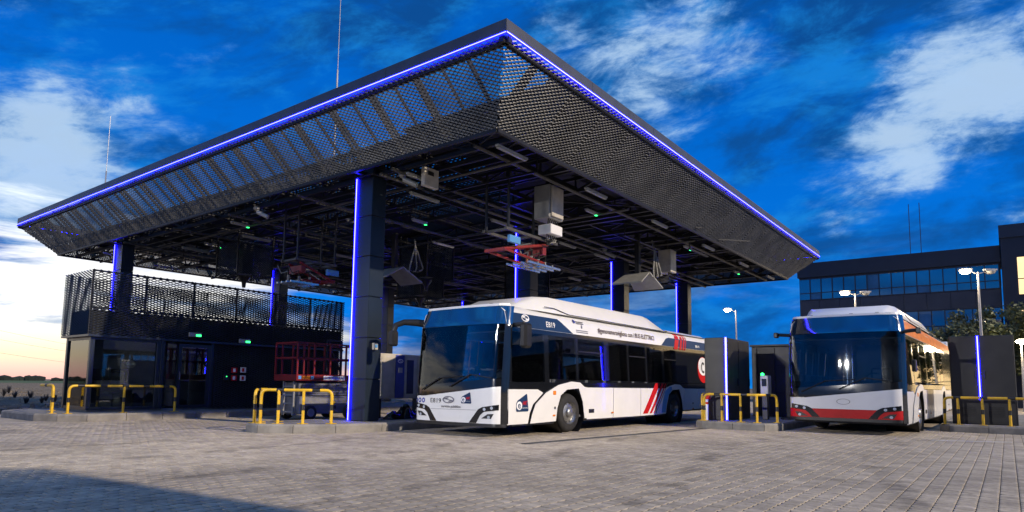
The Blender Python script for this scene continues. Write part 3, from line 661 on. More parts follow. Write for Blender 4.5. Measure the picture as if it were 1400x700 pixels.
# ------------------------------------------------------------------ kiosk
def kiosk():
    x0, x1, y0, y1 = 7.7, 16.6, 21.0, 22.8
    k = thing('kiosk', 'low dark kiosk wrapped in expanded metal with a glazed corner and glass door', 'kiosk', ((x0+x1)/2, (y0+y1)/2, .2))
    O = MB()
    MB().box(x0+.05, x1, y0+.05, y1-.05, .196, .26).build('floor_slab', M_slab, k)
    MB().box(x0+.05, x1-.02, y0+.08, y1-.08, 2.42, 3.15).build('roof', M_deck, k)
    MB().box(11.45, x1-.05, y0+.07, y1-.07, .26, 2.42).build('wall', M_deck, k)
    MB().box(x0-.12, x1, y0-.14, y1+.1, 2.36, 2.42).build('soffit_trim', M_clad, k)
    # glazing: posts, panes, door
    for px, py in ((x0+.06, y0+.06), (x0+.06, y1-.06), (9.62, y0+.06), (9.75, y0+.06), (11.35, y0+.06)): MB().cbox(px-.06, px+.06, py-.06, py+.06, .26, 2.36, .008).build('post', M_clad, k)
    for z in (.30, 2.32):
        MB().bar((x0+.12, y0+.05, z), (9.56, y0+.05, z), .08, .08).build('rail', M_clad, k); MB().bar((x0+.05, y0+.12, z), (x0+.05, y1-.12, z), .08, .08).build('rail', M_clad, k)
    MB().box(x0+.12, 9.56, y0+.045, y0+.057, .34, 2.28).build('front_pane', G_kiosk, k)
    MB().box(x0+.045, x0+.057, y0+.12, y1-.12, .34, 2.28).build('side_pane', G_kiosk, k)
    MB().box(x0+.12, 9.5, y1-.057, y1-.045, .34, 2.28).build('back_pane', G_kiosk, k)
    MB().box(9.9, 10.18, y0+.045, y0+.057, .3, 2.3).build('narrow_pane', G_kiosk, k)
    d = MB(); d.box(10.24, 10.34, y0+.0, y0+.06, .27, 2.3); d.box(11.18, 11.28, y0+.0, y0+.06, .27, 2.3); d.box(10.34, 11.18, y0, y0+.06, .27, .36); d.box(10.34, 11.18, y0, y0+.06, 2.2, 2.3)
    d = d.build('door', M_clad, k); MB().box(10.34, 11.18, y0+.025, y0+.035, .36, 2.2).build('door_pane', G_kiosk, d); MB().bar((10.29, y0-.03, 1.15), (10.29, y0-.03, 1.4), .025).build('handle', M_chrome, d)
    MB().box(8.35, 11.4, y1-.22, y1-.16, .26, 2.4).build('back_wall', M_inner, k)
    # expanded-metal screens outside: upper band all round, full height on the right
    W = 1.48
    up = lattice([(0, 0), (W-.02, 0), (W-.02, 1.88), (0, 1.88)], .20, .075, .028).mesh('screen_panel', M_screen)
    for i in range(6): place('screen_panel', up, k, (x0-.1+i*W, y0-.12, 2.43), (1, 0, 0), (0, 0, 1))
    for i in range(6): place('screen_panel', up, k, (x1-.1-i*W, y1+.1, 2.43), (-1, 0, 0), (0, 0, 1))
    sd = lattice([(0, 0), (.99, 0), (.99, 1.88), (0, 1.88)], .20, .075, .028).mesh('screen_panel', M_screen)
    for i in range(2): place('screen_panel', sd, k, (x0-.11, y0-.1+.98*(2-i)+.1, 2.43), (0, -1, 0), (0, 0, 1))
    for i in range(2): place('screen_panel', sd, k, (x1, y0-.1+.98*i, 2.43), (0, 1, 0), (0, 0, 1))
    lo = lattice([(0, 0), (1.28, 0), (1.28, 2.12), (0, 2.12)], .20, .075, .028).mesh('screen_panel', M_screen)
    for i in range(4): place('screen_panel', lo, k, (11.43+i*1.3, y0-.05, .24), (1, 0, 0), (0, 0, 1))
    for i in range(7): MB().bar((x0-.08+i*W, y0-.06, 2.42), (x0-.08+i*W, y0-.06, 4.3), .05).build('screen_post', M_steel, k)
    for i in range(5): MB().bar((11.43+i*1.3, y0-.01, .26), (11.43+i*1.3, y0-.01, 2.36), .04).build('screen_post', M_steel, k)
    for z in (3.2, 4.28): MB().bar((x0-.1, y0-.06, z), (x1, y0-.06, z), .05).build('screen_rail', M_steel, k)
    # inside: desk, screens, chair
    de = thing('office_desk', 'desk seen through the kiosk glass', 'desk', (8.6, 22.1, .26)); MB().box(7.95, 9.4, 21.9, 22.5, .95, .99).build('top', M_lgrey, de)
    for a in (8.0, 9.35): MB().box(a-.03, a+.03, 21.95, 22.45, .26, .95).build('leg', M_black, de)
    for a, l in ((8.3, 'left computer screen on the kiosk desk'), (9.0, 'right computer screen on the kiosk desk')):
        s = thing('computer_screen', l, 'screen', (a, 22.2, .99)); MB().cbox(a-.27, a+.27, 22.18, 22.22, 1.1, 1.45, .01).build('panel', M_blackgloss, s); MB().bar((a, 22.25, .99), (a, 22.25, 1.25), .05).build('stand', M_black, s)
    ch = thing('office_chair', 'black office chair behind the kiosk glass', 'chair', (8.6, 21.5, .26))
    MB().cbox(8.38, 8.82, 21.3, 21.74, .70, .78, .03).build('seat', M_black, ch); MB().cbox(8.4, 8.8, 21.26, 21.33, .85, 1.35, .03).build('backrest', M_black, ch); MB().tube([(8.6, 21.52, .3), (8.6, 21.52, .7)], .03).build('stem', M_steel, ch)
    for i in range(5): MB().bar((8.6, 21.52, .31), (8.6+.26*math.cos(i*1.257), 21.52+.26*math.sin(i*1.257), .28), .04).build('foot', M_black, ch)
    MB().cbox(9.15, 9.45, 22.0, 22.3, 1.5, 1.75, .1).build('desk_lamp_shade', M_lgrey, de)
kiosk()
for x, z, l in ((10.62, 2.60, 'emergency exit light over the kiosk door'), (12.35, 2.50, 'emergency exit light on the mesh wall right of the kiosk door')):
    t = thing('exit_light', l, 'exit light', (x, 20.8, z)); MB().cbox(x-.2, x+.2, 20.76, 20.84, z-.07, z+.07, .01).build('housing', M_lgrey, t); MB().cbox(x+.02, x+.18, 20.745, 20.758, z-.05, z+.01, .003).build('green_indicator', M_green, t)
for i, (x, z, l) in enumerate(((12.10, 1.50, 'red call point sign on the mesh wall'), (12.42, 1.52, 'white fire sign on the mesh wall'), (12.10, 1.24, 'red alarm button box on the mesh wall'), (12.42, 1.24, 'small red and white hose sign on the mesh wall'))):
    t = thing('fire_sign', l, 'sign', (x, 20.9, z)); MB().cbox(x-.1, x+.1, 20.90, 20.925, z-.09, z+.09, .004).build('plate', M_red if i in (0, 2) else M_wht_ink, t); MB().cbox(x-.05, x+.03, 20.89, 20.899, z-.06, z+.06, .003).build('symbol', M_wht_ink if i in (0, 2) else M_red, t)
t = thing('intercom_box', 'small dark intercom with green lamp beside the fire signs', 'intercom', (11.8, 20.9, 1.25)); MB().cbox(11.72, 11.9, 20.88, 20.93, 1.15, 1.35, .006).build('case', M_black, t); MB().cbox(11.80, 11.83, 20.872, 20.879, 1.27, 1.30, .002).build('green_indicator', M_green, t)

# ------------------------------------------------------------------ barriers
def barrier(pts, posts, label, z0=.2, h=.75, r=.035, ends=(True, True)):
    """bent-tube barrier: rail along pts (turned down at its ends), posts, black bands, base plates"""
    t = thing('hoop_barrier', label, 'barrier', (pts[0][0], pts[0][1], z0), 0, 'yellow and black barriers')
    P = [Vector((x, y, z0+h)) for x, y in pts]; path = []
    def corner(a, b, c, rad=.14):
        d1, d2 = (b-a).normalized(), (c-b).normalized(); p, q = b-d1*rad, b+d2*rad
        return [p.lerp(b, s).lerp(b.lerp(q, s), s) for s in (0, .25, .5, .75, 1)]
    full = ([Vector((P[0].x, P[0].y, z0))] if ends[0] else []) + P + ([Vector((P[-1].x, P[-1].y, z0))] if ends[1] else [])
    path = [full[0]]
    for i in range(1, len(full)-1): path += corner(full[i-1], full[i], full[i+1])
    path.append(full[-1]); MB().tube(path, r, 10).build('rail', M_yellow, t)
    allp = list(posts) + ([pts[0]] if ends[0] else []) + ([pts[-1]] if ends[1] else [])
    for (x, y) in posts: MB().tube([(x, y, z0), (x, y, z0+h)], r*.95, 10).build('post', M_yellow, t)
    for (x, y) in allp:
        MB().tube([(x, y, z0+.30), (x, y, z0+.43)], r*1.06, 10, False).build('black_band', M_bandblk, t)
        MB().cbox(x-.09, x+.09, y-.09, y+.09, z0, z0+.012, .003).build('base_plate', M_yellow, t)
    for i in range(len(P)-1):
        L = (P[i+1]-P[i]).length; n = max(1, int(L/.55)); d = (P[i+1]-P[i]).normalized()
        for j in range(n):
            c = P[i].lerp(P[i+1], (j+.5)/n); MB().tube([c-d*.085, c+d*.085], r*1.06, 10, False).build('black_band', M_bandblk, t)
    return t
barrier([(8.42, 13.38), (8.95, 12.72), (9.52, 12.30)], [(8.66, 13.07), (9.02, 12.66)], 'yellow and black hoop barrier at the rounded end of the column island')
barrier([(8.42, 13.62), (8.72, 13.85), (9.15, 13.80)], [(8.72, 13.85)], 'shorter yellow and black hoop barrier behind the one at the column island end')
barrier([(7.0, 20.25), (9.75, 20.05)], [(8.35, 20.15)], 'long yellow and black hoop barrier in front of the kiosk glass')
barrier([(6.75, 20.6), (6.75, 21.6), (7.35, 22.5)], [], 'yellow and black hoop barrier round the outer end of the kiosk island')
barrier([(18.3, 6.92), (18.3, 5.42), (18.9, 5.1)], [(18.3, 6.42), (18.3, 5.9), (18.3, 5.46)], 'yellow and black hoop barrier before the black cabinet with blue light between the buses')
barrier([(18.55, 7.08), (19.3, 7.12)], [], 'short yellow and black hoop barrier beside the rear of the navy bus')
barrier([(22.35, 1.46), (22.35, -1.6)], [(22.35, 1.14), (22.35, .58), (22.35, -.02), (22.35, -.8)], 'yellow and black hoop barrier before the black cabinet right of the red bus')

# ------------------------------------------------------------------ black cabinets
def black_cabinet():
    t = thing('charger_cabinet', 'black charger cabinet with a blue light corner standing between the two buses', 'cabinet', (20, 6.85, .2))
    MB().cbox(18.90, 21.1, 6.50, 7.12, .2, 2.60, .015).build('body', M_cab, t)
    for i in range(2): MB().cbox(18.97+i*1.06, 19.99+i*1.06, 6.482, 6.498, .3, 2.52, .004).build('door', M_cab, t)
    MB().cbox(18.882, 18.898, 6.55, 7.06, .3, 2.52, .004).build('end_panel', M_cab, t)
    for i in range(2):
        MB().cbox(19.88+i*1.06, 19.93+i*1.06, 6.455, 6.481, 1.2, 1.42, .006).build('handle', M_steel, t)
        for j in range(6): MB().cbox(19.15+i*1.06, 19.75+i*1.06, 6.470, 6.481, .42+.05*j, .445+.05*j, .003).build('vent_slat', M_steel, t)
        for z in (.6, 2.2): MB().cbox(18.975+i*1.06, 19.0+i*1.06, 6.465, 6.481, z, z+.12, .004).build('hinge', M_steel, t)
    MB().box(18.845, 18.895, 6.455, 6.495, .21, 2.60).build('led_strip', M_led, t); MB().box(18.840, 18.8445, 6.46, 6.485, .22, 2.59).build('led_core', M_core, t); MB().box(18.85, 18.875, 6.450, 6.4545, .22, 2.59).build('led_core', M_core, t)
    t = thing('charger_cabinet', 'wide black charger cabinet behind the yellow barrier right of the red-bumpered bus', 'cabinet', (23.6, .6, .2))
    MB().cbox(23.0, 24.6, -.20, 1.32, .2, 2.72, .015).build('body', M_cab, t)
    MB().cbox(22.978, 22.998, .66, 1.28, .95, 2.68, .004).build('door', M_cab, t); MB().cbox(22.978, 22.998, -.16, .60, .95, 2.68, .004).build('door', M_cab, t); MB().cbox(22.98, 22.998, -.16, 1.28, .28, .92, .004).build('plinth_panel', M_cab, t)
    for y in (.72, .5): MB().cbox(22.95, 22.977, y-.02, y+.02, 1.5, 1.72, .006).build('handle', M_steel, t)
    for j in range(6): MB().cbox(22.966, 22.979, .1, .45, .42+.05*j, .445+.05*j, .003).build('vent_slat', M_steel, t); MB().cbox(22.966, 22.979, .75, 1.1, .42+.05*j, .445+.05*j, .003).build('vent_slat', M_steel, t)
    MB().box(22.955, 22.995, .602, .658, .9, 2.72).build('led_strip', M_led, t); MB().box(22.950, 22.9545, .618, .642, .91, 2.71).build('led_core', M_core, t)
    t = thing('transformer_enclosure', 'tall black ribbed enclosure behind the cabinet between the buses', 'enclosure', (24, 6.2, .2))
    MB().cbox(23.0, 27.5, 5.6, 7.0, .2, 2.55, .02).build('body', M_cab, t)
    for i in range(6): MB().bar((23.2+i*.8, 5.575, .25), (23.2+i*.8, 5.575, 2.5), .09, .045).build('rib', M_cab, t)
    MB().cbox(22.96, 27.54, 5.55, 7.05, 2.555, 2.62, .01).build('lid', M_cab, t)
    for i in range(3): MB().bar((22.975, 5.68+i*.58, .25), (22.975, 5.68+i*.58, 2.5), .05, .07).build('end_rib', M_cab, t)
    for z in (1.0, 1.9): MB().bar((22.97, 5.75, z), (22.97, 6.2, z), .05, .06).build('hinge', M_steel, t)
    t = thing('payment_terminal', 'light grey terminal on a post with green lamp beside the black cabinet', 'terminal', (20.5, 5.85, .2))
    MB().cbox(20.42, 20.58, 5.78, 5.94, .2, .95, .01).build('post', M_steel, t); MB().cbox(20.34, 20.66, 5.72, 5.96, .95, 1.52, .02).build('case', M_lgrey, t); MB().cbox(20.325, 20.338, 5.77, 5.91, 1.2, 1.42, .003).build('screen', M_blackgloss, t)
    MB().lathe([(0, 0), (.05, 0), (.05, .06), (.0, .09)], (20.4, 5.9, 1.52), 'z', 10).build('green_lamp', M_green, t)
    t = thing('hazard_post', 'short red and white marker post beside the cabinet barrier', 'marker post', (18.62, 6.98, .2))
    MB().cbox(18.59, 18.65, 6.93, 7.03, .2, .82, .008).build('post', M_wht_ink, t)
    MB().add([(18.57, 6.86, .80), (18.57, 7.08, .80), (18.57, 6.86, 1.0), (18.63, 6.86, .80), (18.63, 7.08, .80), (18.63, 6.86, 1.0)], [(0, 2, 1), (3, 4, 5), (0, 1, 4, 3), (0, 3, 5, 2), (1, 2, 5, 4)]).build('red_cap', M_red, t)
    MB().cbox(18.583, 18.657, 6.925, 7.035, .66, .72, .004).build('red_band', M_red, t)
    t = thing('power_cable', 'thick black cable lying at the foot of the enclosure between the buses', 'cable', (21.3, 5.4, .2))
    MB().tube([(21.0+.9*k/14+.18*math.sin(k*1.1), 5.4+.14*math.cos(k*1.3), .23+.02*math.sin(k)) for k in range(15)], .03, 6).build('coil', M_black, t)
black_cabinet()

# ------------------------------------------------------------------ scissor lift, charger, bags
def scissor_lift():
    x0, x1, y0, y1 = 11.55, 14.0, 16.6, 17.75
    t = thing('scissor_lift', 'red railed scissor lift with a grey chassis parked under the canopy', 'scissor lift', ((x0+x1)/2, (y0+y1)/2, 0))
    MB().cbox(x0+.2, x1-.1, y0+.06, y1-.06, .18, .72, .03).build('chassis', M_liftgrey, t)
    for i in range(5):
        z = .76+i*.075; MB().bar((x0+.3, y0+.1, z), (x1-.2, y0+.1, z+.02), .04, .06).build('scissor_arm', M_liftgrey, t); MB().bar((x0+.3, y1-.1, z), (x1-.2, y1-.1, z+.02), .04, .06).build('scissor_arm', M_liftgrey, t)
    MB().cbox(x0+.22, x1-.25, y0+.16, y1-.16, .725, 1.12, .02).build('arm_pack', M_liftgrey, t)
    for x in (x0+.5, x1-.45):
        for y in (y0+.02, y1-.02):
            w = MB().lathe([(.0, -.09), (.16, -.09), (.22, -.07), (.23, 0), (.22, .07), (.16, .09), (0, .09)], (x, y, .23), 'y', 18).build('wheel', M_rubber, t); MB().lathe([(0, -.10), (.12, -.10), (.13, -.085)], (x, y, .23), 'y', 14).build('hub', M_lgrey, w)
    la = MB()
    for y in (y0+.25, y0+.75): la.bar((x0+.1, y, .15), (x0+.1, y, 1.15), .05)
    for z in (.25, .5, .75, 1.0): la.bar((x0+.1, y0+.25, z), (x0+.1, y0+.75, z), .04)
    la.build('ladder', M_lgrey, t)
    MB().cbox(x0, x1+.05, y0, y1, 1.17, 1.36, .015).build('platform', M_liftred, t)
    ra = []
    for y in (y0+.03, y1-.03):
        for x in (x0+.03, x0+.25, x0+.62, x0+1.2, x0+1.8, x1): ra.append(((x, y, 1.36), (x, y, 2.3)))
        for z in (1.85, 2.3): ra.append(((x0+.03, y, z), (x1, y, z)))
    for x in (x0+.03, x1):
        for z in (1.85, 2.3): ra.append(((x, y0+.03, z), (x, y1-.03, z)))
    for a, b in ra: MB().bar(a, b, .045).build('guard_rail', M_liftred, t)
    gt = MB(); 
    for a, b in (((12.9, 17.0, 1.4), (12.9, 17.0, 2.45)), ((13.45, 17.0, 1.4), (13.45, 17.0, 2.45)), ((12.9, 17.0, 2.45), (13.45, 17.0, 2.45)), ((12.9, 17.0, 2.4), (13.45, 17.0, 1.45))): gt.bar(a, b, .05)
    gt.build('swing_gate', M_steel, t)
    MB().cbox(x0+.95, x0+1.75, y0-.008, y0-.001, 1.20, 1.33, .002).build('name_plate', M_wht_ink, t)
    V, Fc = text2d('DYNARENTAL', .105, True); w = text_width(V)
    MB().add([(x0+.99+u*.72/w, y0-.009, 1.23+v) for u, v in V], Fc).build('lettering', M_blueink, t)
    for dx, m in ((.06, M_skyblue), (.5, M_skyblue), (.2, M_amber)): MB().cbox(x0+dx, x0+dx+(.1 if m is M_skyblue else .26), y0-.006, y0-.001, 1.22, 1.32, .002).build('sticker', m, t)
    MB().cbox(x0+1.35, x0+1.45, y0+.045, y0+.055, .48, .56, .002).build('warning_sticker', M_yellow, t); MB().cbox(x0+1.3, x0+1.5, y0+.045, y0+.055, .33, .43, .002).build('control_panel', M_black, t)
scissor_lift()
def charger():
    t = thing('charging_station', 'beige metal charging station with a blue panel behind the front column', 'charging station', (12.9, 13.6, .2))
    MB().cbox(11.75, 13.95, 13.25, 14.0, .72, 1.93, .02).build('cabinet', M_alu, t)
    for a, b in ((11.8, 12.28), (12.66, 13.1), (13.14, 13.9)): MB().cbox(a, b, 13.232, 13.248, .78, 1.86, .004).build('door', M_alu, t)
    MB().cbox(12.31, 12.63, 13.225, 13.248, .74, 1.90, .004).build('blue_panel', M_blueink, t)
    MB().cbox(12.40, 12.54, 13.205, 13.224, 1.42, 1.56, .004).build('socket', M_lgrey, t)
    MB().cbox(12.72, 12.98, 13.222, 13.231, .85, 1.78, .003).build('dark_grille', M_black, t)
    rr = MB(); n = 28; V = [(12.47+.10*math.cos(k*2*math.pi/n), 1.74+.055*math.sin(k*2*math.pi/n)) for k in range(n)]; W = [(12.47+.075*math.cos(k*2*math.pi/n), 1.74+.036*math.sin(k*2*math.pi/n)) for k in range(n)]
    rr.add([(a, 13.221, b) for a, b in V+W], [(k, (k+1) % n, n+(k+1) % n, n+k) for k in range(n)]); rr.add([(12.40, 13.221, 1.765), (12.42, 13.221, 1.772), (12.545, 13.221, 1.715), (12.525, 13.221, 1.708)], [(0, 1, 2, 3)]); rr.build('emblem', M_wht_ink, t)
    for x in (11.9, 13.7): MB().box(x-.08, x+.08, 13.4, 13.9, .2, .72).build('leg', M_steel, t)
    MB().cbox(13.4, 13.48, 13.222, 13.231, 1.45, 1.5, .003).build('latch', M_black, t)
    b = thing('cover_sheet', 'heap of black plastic sheeting on the kerb under the charging station', 'sheeting', (12.8, 12.9, .2))
    mb = MB(); nx, ny = 40, 10
    vs = [(11.7+2.1*i/(nx-1), 12.75+.42*j/(ny-1), .19 + max(0, math.sin(math.pi*j/(ny-1)))*(.25+.12*math.sin(i*.55)+.09*random.random())*min(1, 5*min(i, nx-1-i)/nx)) for j in range(ny) for i in range(nx)]
    mb.add(vs, [(j*nx+i, j*nx+i+1, (j+1)*nx+i+1, (j+1)*nx+i) for j in range(ny-1) for i in range(nx-1)], True); mb.build('sheet', M_blackgloss, b)
    s = thing('column_switch', 'small grey switch box on the face of the front column', 'switch box', (10.95, 12.47, 2.9)); MB().cbox(10.80, 10.93, 12.40, 12.488, 1.95, 2.12, .01).build('case', M_alu, s); MB().cbox(10.82, 10.91, 12.393, 12.399, 2.0, 2.08, .003).build('face', M_skyblue, s)
charger()

# ------------------------------------------------------------------ buses
def make_bus(kind, label, loc, yaw):
    t = thing('city_bus', label, 'bus', loc, yaw)
    ORG[t.name] = (0, 0, 0)
    A = kind == 'navy'; Wd = 2.55; Lb = 12.0
    Wh = M_white if A else M_white2
    def inset(z):
        P = ((.2, .02), (.5, 0), (1.12, 0), (2.46, .05), (2.78, .10), (2.92, .20), (3.0, .36))
        for (a, b), (c, d) in zip(P, P[1:]):
            if z <= c: return b + (d-b)*max(0, (z-a))/(c-a)
        return P[-1][1]
    def side(s, z, off=0): return (s, inset(z)-off, z)
    def fars(s, z, off=0): return (s, Wd-inset(z)+off, z)
    def front(a, z, off=0):                        # a: 0 at the kerb side (image left) .. 2.55
        d = abs(a-Wd/2)/(Wd/2); s = .07*d*d + .22*max(0, (d-.84)/.16)**2.2
        s += .13*max(0, (z-1.05))/1.9 + (.25*max(0, z-2.52) if z > 2.52 else 0)
        y = Wd-a; k = 1 - .10*max(0, (z-2.5))/1.0; y = Wd/2 + (y-Wd/2)*k
        return (s-off, y, z)
    def sh(name, poly, f, m, off=0, th=.012, step=.3, parent=None):
        return sheet_mesh(poly, lambda a, b, o: f(a, b, off+o), th, step).build(name, m, parent or t)
    def deco(name, V, Fc, f, m, off=.006, parent=None):
        return MB().add([f(a, b, off) for a, b in V], Fc).build(name, m, parent or t)
    # ---- side, lower panels
    sh('front_side_panel', [(.28, .28), (1.0, .28), (1.05, .52), (1.17, .72), (1.55, .98), (1.34, 1.06), (.28, 1.06)], side, Wh)
    sh('front_wheel_arch', [(1.07, .28), (2.06, .30), (2.10, .62), (2.24, .92), (2.5, 1.06), (3.02, 1.09), (3.2, .75), (3.3, .33), (3.40, .33), (3.40, 1.12), (3.28, 1.13), (3.08, 1.24), (2.7, 1.26), (2.15, 1.17), (1.64, .98), (1.25, .72), (1.13, .5)], side, Wh, .012)
    for a, b in ((3.42, 4.72), (4.74, 6.28)): sh('skirt_panel', [(a, .30), (b, .30), (b, 1.115), (a, 1.115)], side, Wh)
    sh('rear_wheel_arch', [(6.30, .30), (7.94, .32), (8.0, .62), (8.14, .92), (8.4, 1.06), (8.92, 1.09), (9.1, .75), (9.2, .4), (9.28, .4), (9.28, 1.12), (9.18, 1.14), (8.98, 1.24), (8.6, 1.25), (8.2, 1.19), (7.9, 1.115), (6.30, 1.115)], side, Wh)
    sh('rear_side_panel', [(9.30, .40), (10.4, .42), (10.4, 1.115), (9.30, 1.115)], side, Wh); sh('engine_flap', [(10.42, .42), (11.95, .46), (11.95, 1.115), (10.42, 1.115)], side, Wh)
    sh('far_side_panel', [(.42, .3), (11.95, .3), (11.95, 1.115), (.42, 1.115)], fars, Wh)
    for s in (2.7, 8.6):                          # wheel wells
        MB().lathe([(.60, .02), (.60, .75)], (s, 0, .48), 'y', 24).build('wheel_well', M_black, t)
        MB().box(s-.62, s+.62, .70, .74, .3, 1.1).build('wheel_well', M_black, t)
    MB().box(.5, 2.05, .06, Wd-.06, .24, .34).build('underfloor', M_black, t); MB().box(3.35, 7.95, .06, Wd-.06, .26, .36).build('underfloor', M_black, t); MB().box(9.25, 11.8, .06, Wd-.06, .36, .46).build('underfloor', M_black, t)
    # ---- glass band
    wz0, wz1 = 1.30, 2.36
    sh('window_surround', [(.28, 1.07), (1.35, 1.07), (1.57, .985), (2.15, 1.18), (2.7, 1.27), (3.1, 1.25), (3.3, 1.13), (7.9, 1.125), (8.2, 1.2), (8.6, 1.26), (9.0, 1.25), (9.2, 1.14), (11.95, 1.12), (11.95, 1.30), (.28, 1.22)], side, M_blackgloss, -.006)
    sh('window_header', [(.28, 2.36), (11.95, 2.36), (11.95, 2.47), (.28, 2.47)], side, M_blackgloss, -.004)
    sh('window_header', [(.28, 2.36), (11.95, 2.36), (11.95, 2.47), (.28, 2.47)], fars, M_blackgloss, -.004)
    sh('window_surround', [(.42, 1.12), (11.95, 1.12), (11.95, 1.3), (.42, 1.3)], fars, M_blackgloss, -.004)
    panes = [(.42, 1.62), (1.80, 2.95), (3.05, 4.30), (4.55, 5.55), (5.65, 6.65), (6.75, 7.75), (7.90, 8.75)]
    edges = [(.28, .42)] + [(panes[i][1], panes[i+1][0]) for i in range(len(panes)-1)] + [(8.75, 11.95)]
    for f in (side, fars):
        for i, (a, b) in enumerate(panes):
            z0 = 1.22 if i == 0 else wz0
            w = sh('window', [(a, z0+.005), (b, z0+.005), (b, wz1-.005), (a, wz1-.005)], f, G_bus, -.003, .008, .6)
            if i in (2, 4, 6):
                sh('hopper_bar', [(a, 2.02), (b, 2.02), (b, 2.05), (a, 2.05)], f, M_black, .004, .006, 1, w)
        for i, (a, b) in enumerate(edges): sh('window_post', [(a, 1.23 if i < 2 else wz0), (b, 1.23 if i < 2 else wz0), (b, wz1), (a, wz1)], f, M_blackgloss, -.004, .012, .6)
    # ---- upper side and roof
    sh('cant_panel', [(.28, 2.47), (11.95, 2.47), (11.95, 2.98), (.28, 2.98)], side, Wh, 0, .012, .16); sh('cant_panel', [(.28, 2.47), (11.95, 2.47), (11.95, 2.98), (.28, 2.98)], fars, Wh, 0, .012, .16)
    MB().box(.30, 11.95, .34, Wd-.34, 2.90, 2.975).build('roof', Wh, t)
    MB().box(.6, 11.8, .12, Wd-.12, 2.36, 2.40).build('ceiling', M_inner, t)
    def pod(st, m, name):                          # lofted fairing: stations (s, half-width bottom, half-width top, z bottom, z top)
        vs = []; fs = []; c = Wd/2
        for s, hb, ht, zb, zt in st:
            hm = ht + (hb-ht)*.35; zm = zb+(zt-zb)*.8
            vs += [(s, c-hb, zb), (s, c-hm, zm), (s, c-ht, zt), (s, c+ht, zt), (s, c+hm, zm), (s, c+hb, zb)]
        for i in range(len(st)-1): fs += [(i*6+k, i*6+k+1, i*6+7+k, i*6+6+k) for k in range(5)]
        fs += [tuple(range(6))[::-1], tuple(range(len(st)*6-6, len(st)*6))]
        o = MB().add(vs, fs, True).build(name, m, t); fix_normals(o.data); return o
    if A:
        pod([(.85, .85, .80, 2.96, 2.98), (1.0, .95, .72, 2.96, 3.04), (1.75, 1.08, .80, 2.95, 3.33), (2.3, 1.12, .86, 2.94, 3.37), (7.2, 1.12, .86, 2.94, 3.37), (7.55, 1.12, .86, 2.94, 3.33), (8.35, 1.10, .9, 2.94, 3.05)], Wh, 'roof_fairing')
        pod([(8.37, 1.09, .92, 2.95, 3.04), (11.4, 1.09, .92, 2.95, 3.03), (11.85, 1.0, .85, 2.95, 2.99)], Wh, 'rear_roof_fairing')
    else:
        pod([(.55, .85, .80, 2.96, 2.99), (.75, .98, .78, 2.96, 3.10), (1.0, 1.02, .86, 2.96, 3.24), (1.8, 1.08, .9, 2.95, 3.28), (6.8, 1.08, .9, 2.95, 3.28), (7.4, 1.08, .9, 2.95, 3.22), (8.0, 1.05, .9, 2.95, 3.05)], Wh, 'roof_fairing')
        pod([(8.03, 1.06, .92, 2.95, 3.03), (11.4, 1.06, .92, 2.95, 3.0)], Wh, 'rear_roof_fairing')
    # groove between fairing and cant panel
    def pods(s, z, off=0): return (s, .155 + (z-2.94)*.42 - off, z)
    gp = [(1.85, 3.07), (2.25, 3.07), (2.80, 2.965), (8.4, 2.955)]
    g = MB()
    for a, b in zip(gp, gp[1:]): g.bar(pods(*a, .012), pods(*b, .012), .018, .014)
    if A: g.bar((8.36, .15, 2.96), (8.36, .4, 3.05), .02, .02)
    g.build('fairing_joint', M_black, t)
    MB().cbox(9.9, 10.25, 1.0, 1.4, 3.03, 3.09, .015).build('roof_hatch', M_black, t)
    for y in (.55, 1.1, 2.0): MB().cbox(.34, .40, y-.04, y+.04, 2.975, 3.01, .006).build('marker_lamp', M_black, t)
    # ---- front
    fz = [(.09, .88), (.42, .88), (2.46, 1.12)]    # line between windscreen and panel
    zl = lambda a: .88 if a < .42 else .88+(a-.42)*.24/2.04
    if A: sh('front_panel', [(.05, .30), (2.47, .30), (2.47, 1.118), (.42, .875), (.05, .875)], front, Wh, 0, .012, .1)
    else:
        sh('front_panel', [(.05, .603), (2.47, .603), (2.47, 1.118), (.42, .875), (.05, .875)], front, Wh, 0, .012, .1); sh('red_bumper', [(.05, .385), (2.47, .385), (2.47, .60), (.05, .60)], front, M_red, .004, .012, .1)
    lz = .297 if A else .382; sh('lower_lip', [(.02, lz-.075), (2.53, lz-.075), (2.53, lz), (.02, lz)], front, M_black, -.01, .012, .1)
    sh('windscreen_mask', [(.0, .885), (.42, .885), (2.55, 1.13), (2.55, 1.30), (.0, 1.10)], front, M_blackgloss, -.004, .012, .1)
    sh('windscreen', [(.08, 1.103), (2.47, 1.293), (2.47, 2.50), (.08, 2.50)], front, G_front, 0, .008, .12)
    sh('destination_glass', [(.0, 2.51), (2.55, 2.51), (2.55, 2.93), (.0, 2.93)], front, M_dest, .004, .012, .1)
    sh('roof_lip', [(.03, 2.935), (2.52, 2.935), (2.50, 2.99), (.05, 2.99)], front, Wh, 0, .012, .1)
    MB().box(.27, .55, .25, Wd-.25, 2.93, 2.985).build('roof_edge', Wh, t)
    sh('corner_pillar', [(2.475, .30), (2.55, .30), (2.55, 2.51), (2.475, 2.51)], front, M_blackgloss, .002, .012, .08); sh('corner_pillar', [(.0, .88), (.075, .88), (.075, 2.51), (.0, 2.51)], front, M_blackgloss, .002, .012, .08)
